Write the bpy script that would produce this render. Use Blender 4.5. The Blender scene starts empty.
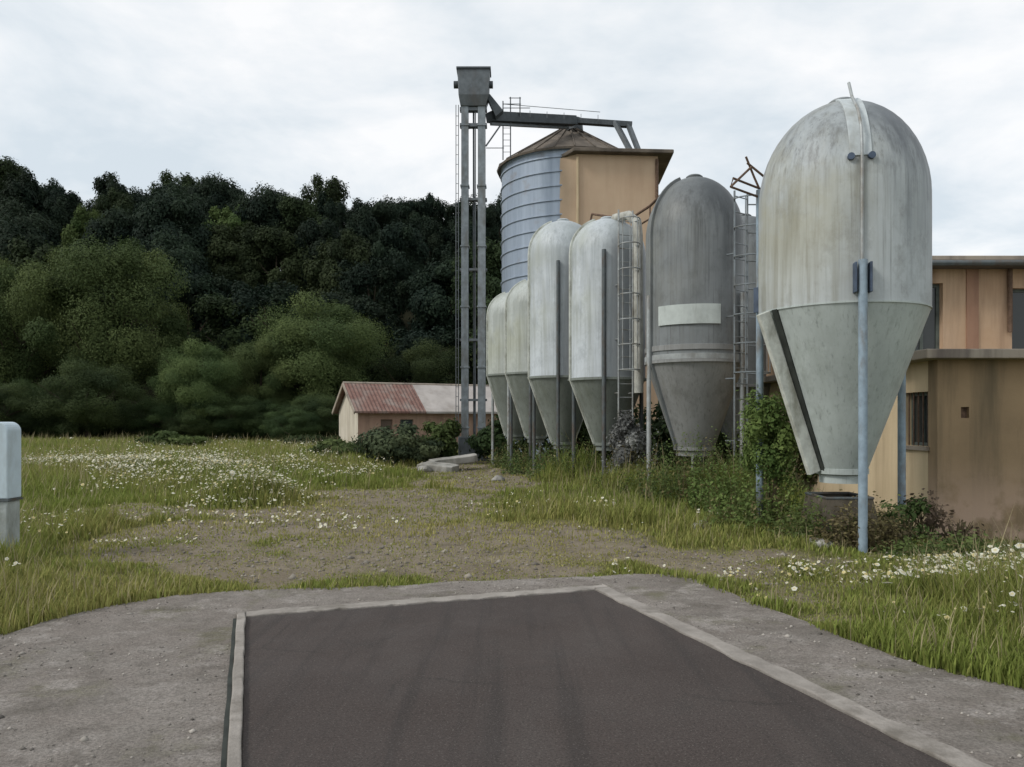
import bpy, math, random
import numpy as np
from mathutils import Vector, Matrix, noise as mnoise

random.seed(7)
rng = np.random.default_rng(11)
R_ = math.radians
SC = bpy.context.scene
COL = SC.collection

# ------------------------------------------------------------------ camera, sky, sun, exposure
F, CX, HY, EYE = 780.0, 512.0, 420.0, 1.5      # focal length in pixels, picture centre, horizon row, eye height
cam_d = bpy.data.cameras.new('camera'); cam = bpy.data.objects.new('camera', cam_d); COL.objects.link(cam)
cam.location = (0, 0, EYE); cam.rotation_euler = (R_(90), 0, 0)
cam_d.sensor_fit = 'HORIZONTAL'; cam_d.sensor_width = 36; cam_d.lens = 36*F/1024
cam_d.shift_y = (HY-383.5)/1024
cam_d.clip_start = 0.05; cam_d.clip_end = 6000
SC.camera = cam

SUN_EL, SUN_AZ = 42, 246        # azimuth clockwise from +Y: behind the camera, to its left
w = bpy.data.worlds.new('World'); SC.world = w; w.use_nodes = True
wt = w.node_tree; wt.nodes.clear(); WL = wt.links.new
def wn(t, **k):
    n = wt.nodes.new(t)
    for a, b in k.items(): setattr(n, a, b)
    return n
out = wn('ShaderNodeOutputWorld'); bg = wn('ShaderNodeBackground'); bg.inputs[1].default_value = 0.1
sky = wn('ShaderNodeTexSky', sky_type='NISHITA', sun_disc=False, sun_elevation=R_(SUN_EL), sun_rotation=R_(SUN_AZ))
tc = wn('ShaderNodeTexCoord'); sep = wn('ShaderNodeSeparateXYZ'); WL(tc.outputs['Generated'], sep.inputs[0])
zz = wn('ShaderNodeMath', operation='MAXIMUM'); WL(sep.outputs[2], zz.inputs[0]); zz.inputs[1].default_value = 0.0
za = wn('ShaderNodeMath', operation='ADD'); WL(zz.outputs[0], za.inputs[0]); za.inputs[1].default_value = 0.22
cmb = wn('ShaderNodeCombineXYZ')
for i in (0, 1):
    d = wn('ShaderNodeMath', operation='DIVIDE'); WL(sep.outputs[i], d.inputs[0]); WL(za.outputs[0], d.inputs[1]); WL(d.outputs[0], cmb.inputs[i])
cmb.inputs[2].default_value = 3.4
n1 = wn('ShaderNodeTexNoise'); n1.inputs['Scale'].default_value = 1.9; n1.inputs['Detail'].default_value = 7; n1.inputs['Roughness'].default_value = .56
n1.inputs['Distortion'].default_value = .25; WL(cmb.outputs[0], n1.inputs['Vector'])
cr = wn('ShaderNodeValToRGB'); el = cr.color_ramp.elements
el[0].position = .38; el[0].color = (5.75, 6.35, 6.8, 1); el[1].position = .63; el[1].color = (8.35, 8.35, 8.35, 1)
e = el.new(.5); e.color = (7.0, 7.35, 7.6, 1)
WL(n1.outputs['Fac'], cr.inputs[0])
mx = wn('ShaderNodeMix', data_type='RGBA'); mx.inputs[0].default_value = .9
WL(sky.outputs[0], mx.inputs[6]); WL(cr.outputs[0], mx.inputs[7]); WL(mx.outputs[2], bg.inputs[0]); WL(bg.outputs[0], out.inputs[0])

sd = bpy.data.lights.new('sun', 'SUN'); sd.energy = 1.45; sd.angle = R_(14); sd.color = (1, .96, .9)
so = bpy.data.objects.new('sun', sd); COL.objects.link(so)
sv = Vector((math.cos(R_(SUN_EL))*math.sin(R_(SUN_AZ)), math.cos(R_(SUN_EL))*math.cos(R_(SUN_AZ)), math.sin(R_(SUN_EL))))
so.rotation_euler = sv.to_track_quat('Z', 'Y').to_euler()
SC.view_settings.view_transform = 'Standard'; SC.view_settings.look = 'None'
SC.view_settings.exposure = 0.35; SC.view_settings.gamma = 1; SC.view_settings.use_curve_mapping = False

# ------------------------------------------------------------------ helpers
def gx(px, Y): return (px-CX)/F*Y
def gz_at(py, Y): return EYE+(HY-py)/F*Y
def smooth(v, a, b):
    t = np.clip((np.asarray(v, float)-a)/(b-a), 0, 1); return t*t*(3-2*t)
def vnoise(x, y, s=1.0, seed=0.0):
    """cheap smooth value noise on arrays, 0..1"""
    x = np.asarray(x, float)*s+seed*17.3; y = np.asarray(y, float)*s-seed*9.7
    xi = np.floor(x); yi = np.floor(y); fx = x-xi; fy = y-yi
    fx = fx*fx*(3-2*fx); fy = fy*fy*(3-2*fy)
    def h(a, b):
        v = np.sin(a*127.1+b*311.7+seed*5.1)*43758.5453; return v-np.floor(v)
    return (h(xi, yi)*(1-fx)+h(xi+1, yi)*fx)*(1-fy)+(h(xi, yi+1)*(1-fx)+h(xi+1, yi+1)*fx)*fy

class MB:
    def __init__(s): s.v = []; s.f = []
    def add(s, vs, fs):
        o = len(s.v); s.v += [tuple(v) for v in vs]; s.f += [tuple(i+o for i in f) for f in fs]; return s
    def box(s, x0, x1, y0, y1, z0, z1, M=None):
        vs = [Vector((x, y, z)) for z in (z0, z1) for y in (y0, y1) for x in (x0, x1)]
        if M is not None: vs = [M @ v for v in vs]
        return s.add(vs, [(0, 2, 3, 1), (4, 5, 7, 6), (0, 1, 5, 4), (2, 6, 7, 3), (0, 4, 6, 2), (1, 3, 7, 5)])
    def bar(s, a, b, wx, wy, up=(0, 0, 1)):
        a, b = Vector(a), Vector(b); d = (b-a); L = d.length; d.normalize()
        u = Vector(up)
        if abs(d.dot(u)) > .95: u = Vector((0, 1, 0))
        x = d.cross(u).normalized(); y = x.cross(d).normalized()
        vs = [p+x*sx*wx/2+y*sy*wy/2 for p in (a, b) for sx, sy in ((-1, -1), (1, -1), (1, 1), (-1, 1))]
        return s.add(vs, [(3, 2, 1, 0), (4, 5, 6, 7)]+[(i, (i+1) % 4, (i+1) % 4+4, i+4) for i in range(4)])
    def tube(s, pts, r, n=10, closed=False, cap=True):
        pts = [Vector(p) for p in pts]; m = len(pts); rs = r if isinstance(r, (list, tuple)) else [r]*m
        vs = []; fs = []; prev = None
        for i, p in enumerate(pts):
            if closed: t = pts[(i+1) % m]-pts[i-1]
            else: t = (pts[min(i+1, m-1)]-pts[max(i-1, 0)])
            t.normalize()
            if prev is None:
                u = Vector((0, 0, 1)) if abs(t.z) < .9 else Vector((1, 0, 0))
                u = (u-t*u.dot(t)).normalized()
            else: u = (prev-t*prev.dot(t)).normalized()
            prev = u; q = t.cross(u)
            for k in range(n):
                a = 2*math.pi*k/n; vs.append(p+(u*math.cos(a)+q*math.sin(a))*rs[i])
        for i in range(m if closed else m-1):
            j = (i+1) % m
            for k in range(n): fs.append((i*n+k, i*n+(k+1) % n, j*n+(k+1) % n, j*n+k))
        if cap and not closed:
            fs.append(tuple(range(n-1, -1, -1))); fs.append(tuple((m-1)*n+k for k in range(n)))
        return s.add(vs, fs)
    def lathe(s, prof, n=48, c=(0, 0), wob=None, cap0=False, cap1=False):
        vs = []; fs = []; m = len(prof)
        for (r, z) in prof:
            for k in range(n):
                a = 2*math.pi*k/n; rr = r*(1+(wob(a, z) if wob else 0))
                vs.append((c[0]+rr*math.cos(a), c[1]+rr*math.sin(a), z))
        for i in range(m-1):
            for k in range(n): fs.append((i*n+k, i*n+(k+1) % n, (i+1)*n+(k+1) % n, (i+1)*n+k))
        if cap0: fs.append(tuple(range(n-1, -1, -1)))
        if cap1: fs.append(tuple((m-1)*n+k for k in range(n)))
        return s.add(vs, fs)
    def prism(s, poly, z0, z1):
        n = len(poly); vs = [(x, y, z0) for x, y in poly]+[(x, y, z1) for x, y in poly]
        return s.add(vs, [tuple(range(n-1, -1, -1)), tuple(range(n, 2*n))]+[(i, (i+1) % n, (i+1) % n+n, i+n) for i in range(n)])
    def xf(s, M):
        s.v = [tuple(M @ Vector(v)) for v in s.v]; return s
    def build(s, name, mat, parent=None, smooth=False, bevel=0, loc=None, angle=40):
        me = bpy.data.meshes.new(name); me.from_pydata(s.v, [], s.f); me.update()
        return link(name, me, mat, parent, smooth, bevel, loc, angle)
def link(name, me, mat, parent=None, smooth=False, bevel=0, loc=None, angle=40):
    me.materials.append(mat)
    o = bpy.data.objects.new(name, me); COL.objects.link(o)
    if parent is not None: o.parent = parent
    if loc is not None: o.location = loc
    if smooth:
        me.polygons.foreach_set('use_smooth', [True]*len(me.polygons))
        if angle < 179:
            try: me.set_sharp_from_angle(angle=R_(angle))
            except Exception: pass
    if bevel:
        b = o.modifiers.new('bevel', 'BEVEL'); b.width = bevel; b.segments = 2; b.limit_method = 'ANGLE'; b.angle_limit = R_(35)
    return o
def npmesh(name, V, T, colors=None):
    """triangle mesh from arrays, with an optional per-vertex colour attribute 'tint'"""
    me = bpy.data.meshes.new(name); V = np.ascontiguousarray(V, np.float32); T = np.ascontiguousarray(T, np.int32)
    me.vertices.add(len(V)); me.vertices.foreach_set('co', V.ravel())
    me.loops.add(T.size); me.loops.foreach_set('vertex_index', T.ravel())
    me.polygons.add(len(T)); me.polygons.foreach_set('loop_start', np.arange(0, T.size, 3, dtype=np.int32))
    if colors is not None:
        a = me.color_attributes.new('tint', 'FLOAT_COLOR', 'POINT')
        c = np.ones((len(V), 4), np.float32); c[:, :3] = colors; a.data.foreach_set('color', c.ravel())
    me.update(calc_edges=True); me.validate()
    return me
def tag(o, label, cat, group=None, kind=None):
    if label: o['label'] = label
    if cat: o['category'] = cat
    if group: o['group'] = group
    if kind: o['kind'] = kind
    return o
def empty(name, loc, label, cat, group=None, rz=0):
    o = bpy.data.objects.new(name, None); COL.objects.link(o); o.location = loc; o.rotation_euler = (0, 0, rz)
    o.empty_display_size = .3
    return tag(o, label, cat, group)

# ------------------------------------------------------------------ materials
class NT:
    def __init__(s, name, rough=.8, spec=.3, metal=0.0):
        s.m = bpy.data.materials.new(name); s.m.use_nodes = True; s.t = s.m.node_tree
        s.b = s.t.nodes['Principled BSDF']; s.b.inputs['Roughness'].default_value = rough
        s.b.inputs['Specular IOR Level'].default_value = spec; s.b.inputs['Metallic'].default_value = metal
        s.out = s.t.nodes['Material Output']; s._tc = None
    def n(s, t, **k):
        q = s.t.nodes.new(t)
        for a, b in k.items(): setattr(q, a, b)
        return q
    def put(s, sock, v):
        if isinstance(v, bpy.types.NodeSocket): s.t.links.new(v, sock)
        elif isinstance(v, (tuple, list)):
            sock.default_value = tuple(v)+((1,) if len(v) == 3 and sock.type == 'RGBA' else ())
        else: sock.default_value = v
    def co(s, sc=(1, 1, 1), off=(0, 0, 0), kind='Object'):
        if s._tc is None: s._tc = s.n('ShaderNodeTexCoord')
        m = s.n('ShaderNodeMapping'); s.put(m.inputs[0], s._tc.outputs[kind]); s.put(m.inputs['Scale'], sc); s.put(m.inputs['Location'], off)
        return m.outputs[0]
    def noise(s, scale, detail=5, rough=.55, vec=None, dist=0):
        q = s.n('ShaderNodeTexNoise'); q.inputs['Scale'].default_value = scale; q.inputs['Detail'].default_value = detail
        q.inputs['Roughness'].default_value = rough; q.inputs['Distortion'].default_value = dist
        s.put(q.inputs['Vector'], vec if vec is not None else s.co()); return q.outputs['Fac']
    def ramp(s, f, *stops):
        q = s.n('ShaderNodeValToRGB'); e = q.color_ramp.elements
        while len(e) < len(stops): e.new(.5)
        for k, (p, c) in enumerate(stops):
            e[k].position = p; e[k].color = (c, c, c, 1) if isinstance(c, (int, float)) else tuple(c)+(1,)
        s.put(q.inputs[0], f); return q.outputs[0]
    def mix(s, f, a, b, mode='MIX'):
        q = s.n('ShaderNodeMix', data_type='RGBA', blend_type=mode); s.put(q.inputs[0], f); s.put(q.inputs[6], a); s.put(q.inputs[7], b); return q.outputs[2]
    def math(s, op, a, b=0.0, clamp=False):
        q = s.n('ShaderNodeMath', operation=op, use_clamp=clamp); s.put(q.inputs[0], a); s.put(q.inputs[1], b); return q.outputs[0]
    def xyz(s):
        if s._tc is None: s._tc = s.n('ShaderNodeTexCoord')
        q = s.n('ShaderNodeSeparateXYZ'); s.put(q.inputs[0], s._tc.outputs['Object']); return q.outputs
    def rng(s, v, a, b):
        q = s.n('ShaderNodeMapRange', interpolation_type='SMOOTHSTEP'); s.put(q.inputs[0], v); q.inputs[1].default_value = a; q.inputs[2].default_value = b; return q.outputs[0]
    def bump(s, h, dist=.01, strength=.6):
        q = s.n('ShaderNodeBump'); s.put(q.inputs['Height'], h); q.inputs['Distance'].default_value = dist; q.inputs['Strength'].default_value = strength
        s.put(s.b.inputs['Normal'], q.outputs[0])
    def col(s, c): s.put(s.b.inputs['Base Color'], c); return s
    def attr(s, name='tint'):
        q = s.n('ShaderNodeAttribute'); q.attribute_name = name; return q.outputs['Color']

def plain(name, c, rough=.7, spec=.3, metal=0, var=.35, scale=6, dirt=None, bump=.003):
    t = NT(name, rough, spec, metal)
    f = t.noise(scale, 6, .6)
    a = tuple(x*(1-var) for x in c); b = tuple(min(1, x*(1+var)) for x in c)
    k = t.mix(t.ramp(f, (.3, 0), (.7, 1)), a, b)
    if dirt:
        k = t.mix(t.ramp(t.noise(scale*.5, 7, .65, t.co((1, 1, .4), (3, 1, 5))), (.48, 0), (.66, .85)), k, dirt)
    t.col(k)
    if bump: t.bump(t.noise(scale*9, 4), bump, .5)
    return t.m

def fibreglass(name, base, streak, moss, soot, moss_amt=.7, soot_amt=.8, split=None, below=None, rough=.5, ztop=5.5, side=0, zs=4.3):
    """weathered fibreglass silo skin: vertical run-off streaks, algae blooms, dark growth on the dome, optional painted shade on one side"""
    t = NT(name, rough, .35)
    x, y, z = t.xyz()
    c = t.mix(t.ramp(t.noise(1.3, 5), (.35, 0), (.65, 1)), tuple(v*.86 for v in base), tuple(min(1, v*1.1) for v in base))
    c = t.mix(t.ramp(t.noise(3.4, 8, .72, t.co((1, 1, .7), (6, 1, 2))), (.5, 0), (.68, .5)), c, tuple(v*.9 for v in streak))
    c = t.mix(t.ramp(t.noise(9, 6, .7, t.co((1, 1, .5), (1, 6, 2))), (.58, 0), (.7, .4)), c, tuple(min(1, v*1.25) for v in base))
    st = t.noise(1.0, 6, .65, t.co((9, 9, .28)))
    st2 = t.noise(1.0, 6, .7, t.co((26, 26, .5), (2, 3, 0)))
    hi = t.rng(z, ztop-3.0, ztop-.9)
    s1 = t.math('MULTIPLY', t.ramp(st, (.5, 0), (.72, .8)), t.math('ADD', t.math('MULTIPLY', hi, .75), .25))
    c = t.mix(s1, c, streak)
    c = t.mix(t.ramp(st2, (.54, 0), (.70, .6)), c, tuple(v*.6 for v in streak))
    lft = t.rng(t.math('SUBTRACT', t.math('MULTIPLY', x, -1.0), t.math('MULTIPLY', t.noise(1.6, 3), .8)), -.75, .55)
    m = t.math('MULTIPLY', t.math('MULTIPLY', lft, t.ramp(t.noise(1.1, 6, .62, t.co((1, 1, .75), (4, 2, 1))), (.4, 0), (.6, moss_amt))), t.rng(z, ztop-3.2, ztop-1.4))
    c = t.mix(m, c, moss)
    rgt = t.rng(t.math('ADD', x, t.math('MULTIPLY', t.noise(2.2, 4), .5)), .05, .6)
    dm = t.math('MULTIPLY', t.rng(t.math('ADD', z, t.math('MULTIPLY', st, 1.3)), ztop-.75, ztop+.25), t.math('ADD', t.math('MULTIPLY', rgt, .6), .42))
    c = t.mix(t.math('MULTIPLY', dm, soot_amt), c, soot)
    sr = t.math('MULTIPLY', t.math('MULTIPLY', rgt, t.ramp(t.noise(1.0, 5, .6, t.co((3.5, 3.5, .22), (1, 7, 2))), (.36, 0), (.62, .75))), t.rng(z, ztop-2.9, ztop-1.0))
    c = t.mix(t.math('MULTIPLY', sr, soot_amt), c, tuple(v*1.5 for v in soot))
    bl = t.math('MULTIPLY', t.math('MULTIPLY', lft, t.ramp(t.noise(1.0, 5, .6, t.co((5, 5, .3), (3, 1, 6))), (.48, 0), (.64, moss_amt*.8))), t.math('SUBTRACT', 1.0, t.rng(z, ztop-1.6, ztop-.6)))
    c = t.mix(bl, c, tuple(v*.55 for v in moss))
    if side:  # shade painted into the colour of one half, below the shoulder
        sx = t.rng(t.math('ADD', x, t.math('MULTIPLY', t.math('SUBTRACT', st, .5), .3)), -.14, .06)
        shade_m = t.math('MULTIPLY', sx, t.math('SUBTRACT', 1.0, t.rng(t.math('ADD', z, t.math('MULTIPLY', st, .5)), zs-.1, zs+.75)))
        c = t.mix(t.math('MULTIPLY', shade_m, side), c, tuple(v*.44 for v in base))
    t.col(c); t.bump(t.math('ADD', st2, t.noise(30, 3)), .003, .4)
    return t.m

M = {}
M['shell_big'] = fibreglass('weathered_grey_fibreglass', (.43, .465, .475), (.17, .17, .155), (.36, .345, .25), (.085, .095, .105), .75, 1.0, ztop=5.55)
M['hopper_big'] = fibreglass('pale_green_fibreglass', (.43, .475, .46), (.28, .31, .29), (.34, .39, .31), (.3, .3, .3), .3, .0, ztop=6.5)
M['shell_dark'] = fibreglass('sooty_grey_fibreglass', (.19, .205, .21), (.085, .09, .09), (.25, .25, .21), (.05, .056, .06), .4, 1.0, ztop=6.4)
M['hopper_dark'] = fibreglass('brown_grey_fibreglass', (.25, .255, .25), (.11, .11, .105), (.2, .18, .14), (.1, .1, .1), .3, .0, ztop=6)
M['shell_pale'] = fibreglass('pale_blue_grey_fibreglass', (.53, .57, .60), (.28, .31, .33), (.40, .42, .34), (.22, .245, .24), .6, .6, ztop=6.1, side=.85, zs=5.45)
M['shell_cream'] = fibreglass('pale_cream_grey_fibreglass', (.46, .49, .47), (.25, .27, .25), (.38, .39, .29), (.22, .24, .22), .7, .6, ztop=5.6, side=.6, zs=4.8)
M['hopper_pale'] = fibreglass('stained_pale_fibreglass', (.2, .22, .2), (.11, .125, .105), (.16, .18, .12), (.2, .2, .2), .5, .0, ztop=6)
M['flange'] = plain('flange_grp', (.55, .57, .52), .6, .3, 0, .2, 8, (.25, .25, .2))
M['strap'] = plain('bluish_grp_strap', (.47, .51, .52), .5, .35, 0, .15, 5, (.3, .31, .29))
M['gap_black'] = plain('gap_black_paint', (.035, .04, .035), .8)
M['leg'] = plain('painted_blue_grey_steel', (.24, .31, .37), .5, .4, .0, .2, 10, (.16, .15, .13))
M['leg_pale'] = plain('galvanised_steel', (.36, .38, .38), .5, .4, .3, .2, 10, (.2, .17, .13))
M['leg_dark'] = plain('dull_dark_steel', (.10, .115, .12), .6, .4, .3, .2, 10, (.10, .07, .05))
M['elev'] = plain('elevator_grey_steel', (.115, .13, .14), .5, .4, .3, .25, 5, (.10, .10, .10))
M['elev_dark'] = plain('elevator_dark_steel', (.055, .065, .072), .6, .4, .2, .3, 5)
M['elev_trunk'] = plain('elevator_trunk_steel', (.2, .225, .24), .5, .4, .3, .25, 5, (.13, .13, .12))
M['rust'] = plain('rusty_pipe', (.13, .085, .06), .8, .2, 0, .4, 14)
M['pipe_pale'] = plain('mottled_pale_pipe', (.42, .42, .38), .7, .3, 0, .3, 5, (.2, .19, .16))
M['plate_dim'] = plain('greyed_band_paint', (.33, .35, .35), .7, .3, 0, .2, 6, (.2, .2, .19))
M['plate'] = plain('pale_sign_plate', (.46, .5, .48), .6, .3, 0, .1, 6, (.3, .32, .3))
M['tarp'] = plain('grey_plastic_sheet', (.26, .275, .28), .45, .4, 0, .35, 4, (.12, .12, .12))
M['conc'] = plain('old_concrete', (.3, .29, .265), .9, .2, 0, .3, 3, (.17, .16, .13), .01)
M['black'] = plain('dark_void', (.02, .022, .022), .9)
M['cab'] = plain('pale_blue_cabinet_paint', (.5, .6, .66), .5, .35, 0, .12, 3, (.33, .37, .37))
M['bark'] = plain('tree_bark', (.06, .048, .036), .95, .1, 0, .4, 6)
M['stem'] = plain('weed_stem', (.12, .10, .06), .9, .1, 0, .3, 6)
M['glass'] = NT('dark_glass', .12, .5).col((.03, .035, .035)).m
M['frame'] = plain('window_frame_paint', (.10, .12, .11), .6)

def corr():
    t = NT('blue_grey_galvanised_sheet', .45, .4, .35)
    st = t.noise(1, 6, .6, t.co((3, 3, .25)))
    c = t.mix(t.ramp(st, (.35, 0), (.68, 1)), (.36, .42, .50), (.25, .30, .37))
    x, y, z = t.xyz()
    c = t.mix(t.ramp(t.noise(1.2, 6, .6), (.56, 0), (.75, .7)), c, (.24, .2, .17))
    t.col(c); return t.m
M['corr'] = corr()
def rusty_roof():
    t = NT('rusty_roof_sheet', .85, .2)
    c = t.mix(t.ramp(t.noise(1.6, 7, .65), (.38, 0), (.62, 1)), (.085, .072, .06), (.16, .135, .11))
    t.col(c); return t.m
M['roof_rust'] = rusty_roof()
def plaster(name, c, c2, stain, sc=1.0, amt=.7, brick=None):
    t = NT(name, .92, .15)
    k = t.mix(t.ramp(t.noise(1.1*sc, 6, .6), (.35, 0), (.65, 1)), c, c2)
    k = t.mix(t.ramp(t.noise(1, 6, .62, t.co((2.4*sc, 2.4*sc, .22*sc), (2, 1, 0))), (.47, 0), (.68, amt)), k, stain)
    if brick:
        x, y, z = t.xyz()
        low = t.math('SUBTRACT', 1.0, t.rng(z, .2, 1.3))
        p = t.math('MULTIPLY', t.ramp(t.noise(1.5, 6, .6, t.co(off=(5, 2, 8))), (.40, 0), (.5, .95)), low)
        k = t.mix(p, k, brick)
    t.col(k); t.bump(t.noise(35, 4), .004, .5); return t.m
M['peach'] = plaster('peach_render', (.50, .34, .22), (.58, .42, .29), (.25, .16, .11))
M['peach_tower'] = plaster('peach_tower_render', (.47, .34, .235), (.53, .40, .28), (.36, .25, .17), .5, .5)
M['ochre'] = plaster('stained_ochre_render', (.37, .265, .16), (.27, .195, .12), (.11, .095, .065), .7, .9, (.5, .36, .27))
M['cream'] = plaster('dirty_cream_render', (.62, .50, .33), (.54, .43, .28), (.33, .25, .16), 1, .6)
M['brownwall'] = plaster('brown_render', (.15, .11, .09), (.19, .14, .11), (.09, .07, .06))
M['slab'] = plaster('dirty_slab_edge', (.33, .28, .23), (.38, .33, .27), (.13, .11, .1), 1, .8)
M['slab_dark'] = plaster('dark_roof_edge', (.12, .11, .1), (.16, .14, .12), (.07, .065, .06))
M['house_pink'] = plaster('faded_pink_render', (.34, .215, .165), (.41, .28, .21), (.2, .13, .1))
M['house_cream'] = plaster('pale_gable_render', (.6, .55, .46), (.52, .47, .38), (.33, .28, .22))
def tiles():
    t = NT('red_clay_tiles', .9, .15)
    wv = t.n('ShaderNodeTexWave', wave_type='BANDS', bands_direction='X'); wv.inputs['Scale'].default_value = 1.6; t.put(wv.inputs['Vector'], t.co())
    c = t.mix(t.ramp(t.noise(3, 7, .7), (.35, 0), (.65, 1)), (.17, .095, .08), (.25, .155, .13))
    c = t.mix(t.ramp(t.noise(1.1, 5, .6, t.co(off=(2, 2, 2))), (.5, 0), (.68, .6)), c, (.3, .27, .24))
    t.col(c); t.bump(wv.outputs['Fac'], .05, .8); return t.m
M['tiles'] = tiles()
M['sheet_roof'] = plain('pale_fibre_cement_sheet', (.42, .385, .36), .9, .2, 0, .15, 1.2, (.28, .25, .22))

def concrete_apron():
    t = NT('worn_concrete_paving', .92, .2)
    c = t.mix(t.ramp(t.noise(.9, 7, .65), (.35, 0), (.65, 1)), (.215, .186, .163), (.305, .272, .244))
    c = t.mix(t.ramp(t.noise(1.5, 9, .74, t.co((1, 1.15, 1))), (.45, 0), (.66, .6)), c, (.33, .305, .275))
    c = t.mix(t.ramp(t.noise(1.7, 8, .74, t.co((1, 1.1, 1), (7, 3, 0))), (.5, 0), (.66, .6)), c, (.125, .11, .092))
    c = t.mix(t.ramp(t.noise(1.3, 7, .7, t.co(off=(1, 9, 0))), (.55, 0), (.66, .6)), c, (.15, .145, .075))
    crk = t.ramp(t.noise(6, 8, .75, t.co((1, 1, 1), (2, 5, 1))), (.5, 0), (.66, 1))
    c = t.mix(t.math('MULTIPLY', crk, .5), c, (.12, .105, .09))
    c = t.mix(t.ramp(t.noise(3.2, 9, .75, t.co((1, 1.2, 1), (6, 2, 8))), (.52, 0), (.64, .75)), c, (.40, .365, .335))
    c = t.mix(t.ramp(t.noise(55, 4, .7), (.34, .6), (.58, 0)), c, (.08, .072, .062))
    t.col(c)
    t.bump(t.math('ADD', t.math('MULTIPLY', t.noise(70, 4, .7), .5), t.noise(12, 8, .8)), .025, .9); return t.m
M['apron'] = concrete_apron()
def deck():
    t = NT('dark_weighbridge_deck', .8, .25)
    c = t.mix(t.ramp(t.noise(.55, 6, .6), (.35, 0), (.65, 1)), (.05, .039, .035), (.067, .053, .0475))
    c = t.mix(t.ramp(t.noise(1.2, 6, .65, t.co((1, .35, 1), (3, 2, 1))), (.5, 0), (.7, .7)), c, (.078, .066, .06))
    c = t.mix(t.ramp(t.noise(2.6, 7, .7, t.co(off=(8, 1, 1))), (.58, 0), (.7, .5)), c, (.045, .04, .037))
    mp = t.co((5.5, .22, 1)); mp.node.inputs['Rotation'].default_value = (0, 0, R_(-18.6))
    c = t.mix(t.ramp(t.noise(1, 5, .6, mp), (.52, 0), (.66, .55)), c, (.034, .029, .027))
    vo = t.n('ShaderNodeTexVoronoi', feature='DISTANCE_TO_EDGE'); vo.inputs['Scale'].default_value = .55
    ns = t.n('ShaderNodeTexNoise'); ns.inputs['Scale'].default_value = 2.5; ns.inputs['Detail'].default_value = 8; ns.inputs['Roughness'].default_value = .7; t.put(ns.inputs['Vector'], t.co())
    q = t.n('ShaderNodeMix', data_type='VECTOR'); q.inputs[0].default_value = .2; t.put(q.inputs[4], t.co()); t.put(q.inputs[5], ns.outputs['Color']); t.put(vo.inputs['Vector'], q.outputs[1])
    c = t.mix(t.math('MULTIPLY', t.ramp(vo.outputs['Distance'], (0.0, 1), (.006, 0)), t.ramp(t.noise(.8, 3), (.5, 0), (.6, .55))), c, (.02, .018, .016))
    c = t.mix(t.ramp(t.noise(75, 3, .7), (.4, .55), (.52, 0)), c, (.024, .02, .018))
    c = t.mix(t.ramp(t.noise(95, 2, .6, t.co(off=(3, 3, 3))), (.6, 0), (.7, .6)), c, (.15, .135, .12))
    t.col(c); t.put(t.b.inputs['Roughness'], t.ramp(t.noise(1.4, 6), (.3, .62), (.7, .92)))
    t.bump(t.math('ADD', t.noise(150, 3, .6), t.math('MULTIPLY', t.noise(3, 4), 2.0)), .004, .6); return t.m
M['deck'] = deck()
def kerbm():
    t = NT('worn_kerb_concrete', .92, .2)
    c = t.mix(t.ramp(t.noise(3, 7, .7), (.35, 0), (.65, 1)), (.22, .2, .178), (.35, .32, .29))
    c = t.mix(t.ramp(t.noise(2, 7, .7, t.co(off=(4, 4, 4))), (.53, 0), (.66, .8)), c, (.14, .125, .105))
    t.col(c); t.bump(t.noise(40, 5, .7), .012, .8); return t.m
M['kerb'] = kerbm()
def ground_mat():
    t = NT('meadow_soil', .95, .1)
    a = t.attr('tint')
    s = t.n('ShaderNodeSeparateColor'); t.put(s.inputs[0], a)
    dirt = t.mix(t.ramp(t.noise(1.1, 7, .65), (.35, 0), (.65, 1)), (.17, .138, .098), (.25, .21, .155))
    dirt = t.mix(t.ramp(t.noise(26, 5, .7), (.4, 0), (.66, .6)), dirt, (.28, .245, .19))
    dirt = t.mix(t.ramp(t.noise(3.1, 6, .7, t.co(off=(3, 3, 3))), (.52, 0), (.66, .6)), dirt, (.09, .08, .055))
    gr = t.mix(t.ramp(t.noise(2.2, 7, .7), (.35, 0), (.65, 1)), (.10, .105, .035), (.17, .16, .065))
    f = t.math('ADD', s.outputs[0], t.math('MULTIPLY', t.math('SUBTRACT', t.noise(2.4, 7, .7, t.co(off=(9, 1, 2))), .5), .9))
    c = t.mix(t.ramp(f, (.35, 0), (.62, 1)), gr, dirt)
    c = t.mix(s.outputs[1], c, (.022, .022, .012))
    t.col(c); t.bump(t.noise(18, 7, .7), .05, .9); return t.m
M['ground'] = ground_mat()
def leafm(name, trans=.25, inst=.3):
    t = NT(name, .75, .15)
    c = t.attr('tint')
    oi = t.n('ShaderNodeObjectInfo')
    hs = t.n('ShaderNodeHueSaturation')
    t.put(hs.inputs['Value'], t.math('ADD', t.math('MULTIPLY', oi.outputs['Random'], inst), 1-inst/2))
    t.put(hs.inputs['Hue'], t.math('ADD', t.math('MULTIPLY', oi.outputs['Random'], .03), .485)); t.put(hs.inputs['Color'], c)
    t.col(hs.outputs[0])
    tr = t.n('ShaderNodeBsdfTranslucent'); t.put(tr.inputs[0], hs.outputs[0])
    m = t.n('ShaderNodeMixShader'); m.inputs[0].default_value = trans
    t.put(m.inputs[1], t.b.outputs[0]); t.put(m.inputs[2], tr.outputs[0]); t.put(t.out.inputs[0], m.outputs[0]); return t.m
M['leaf'] = leafm('tree_leaves'); M['grass'] = leafm('grass_blades', .3, 0); M['weed'] = leafm('weed_leaves', .3, .1)
M['petal'] = leafm('white_petals', .2, 0)

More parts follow.
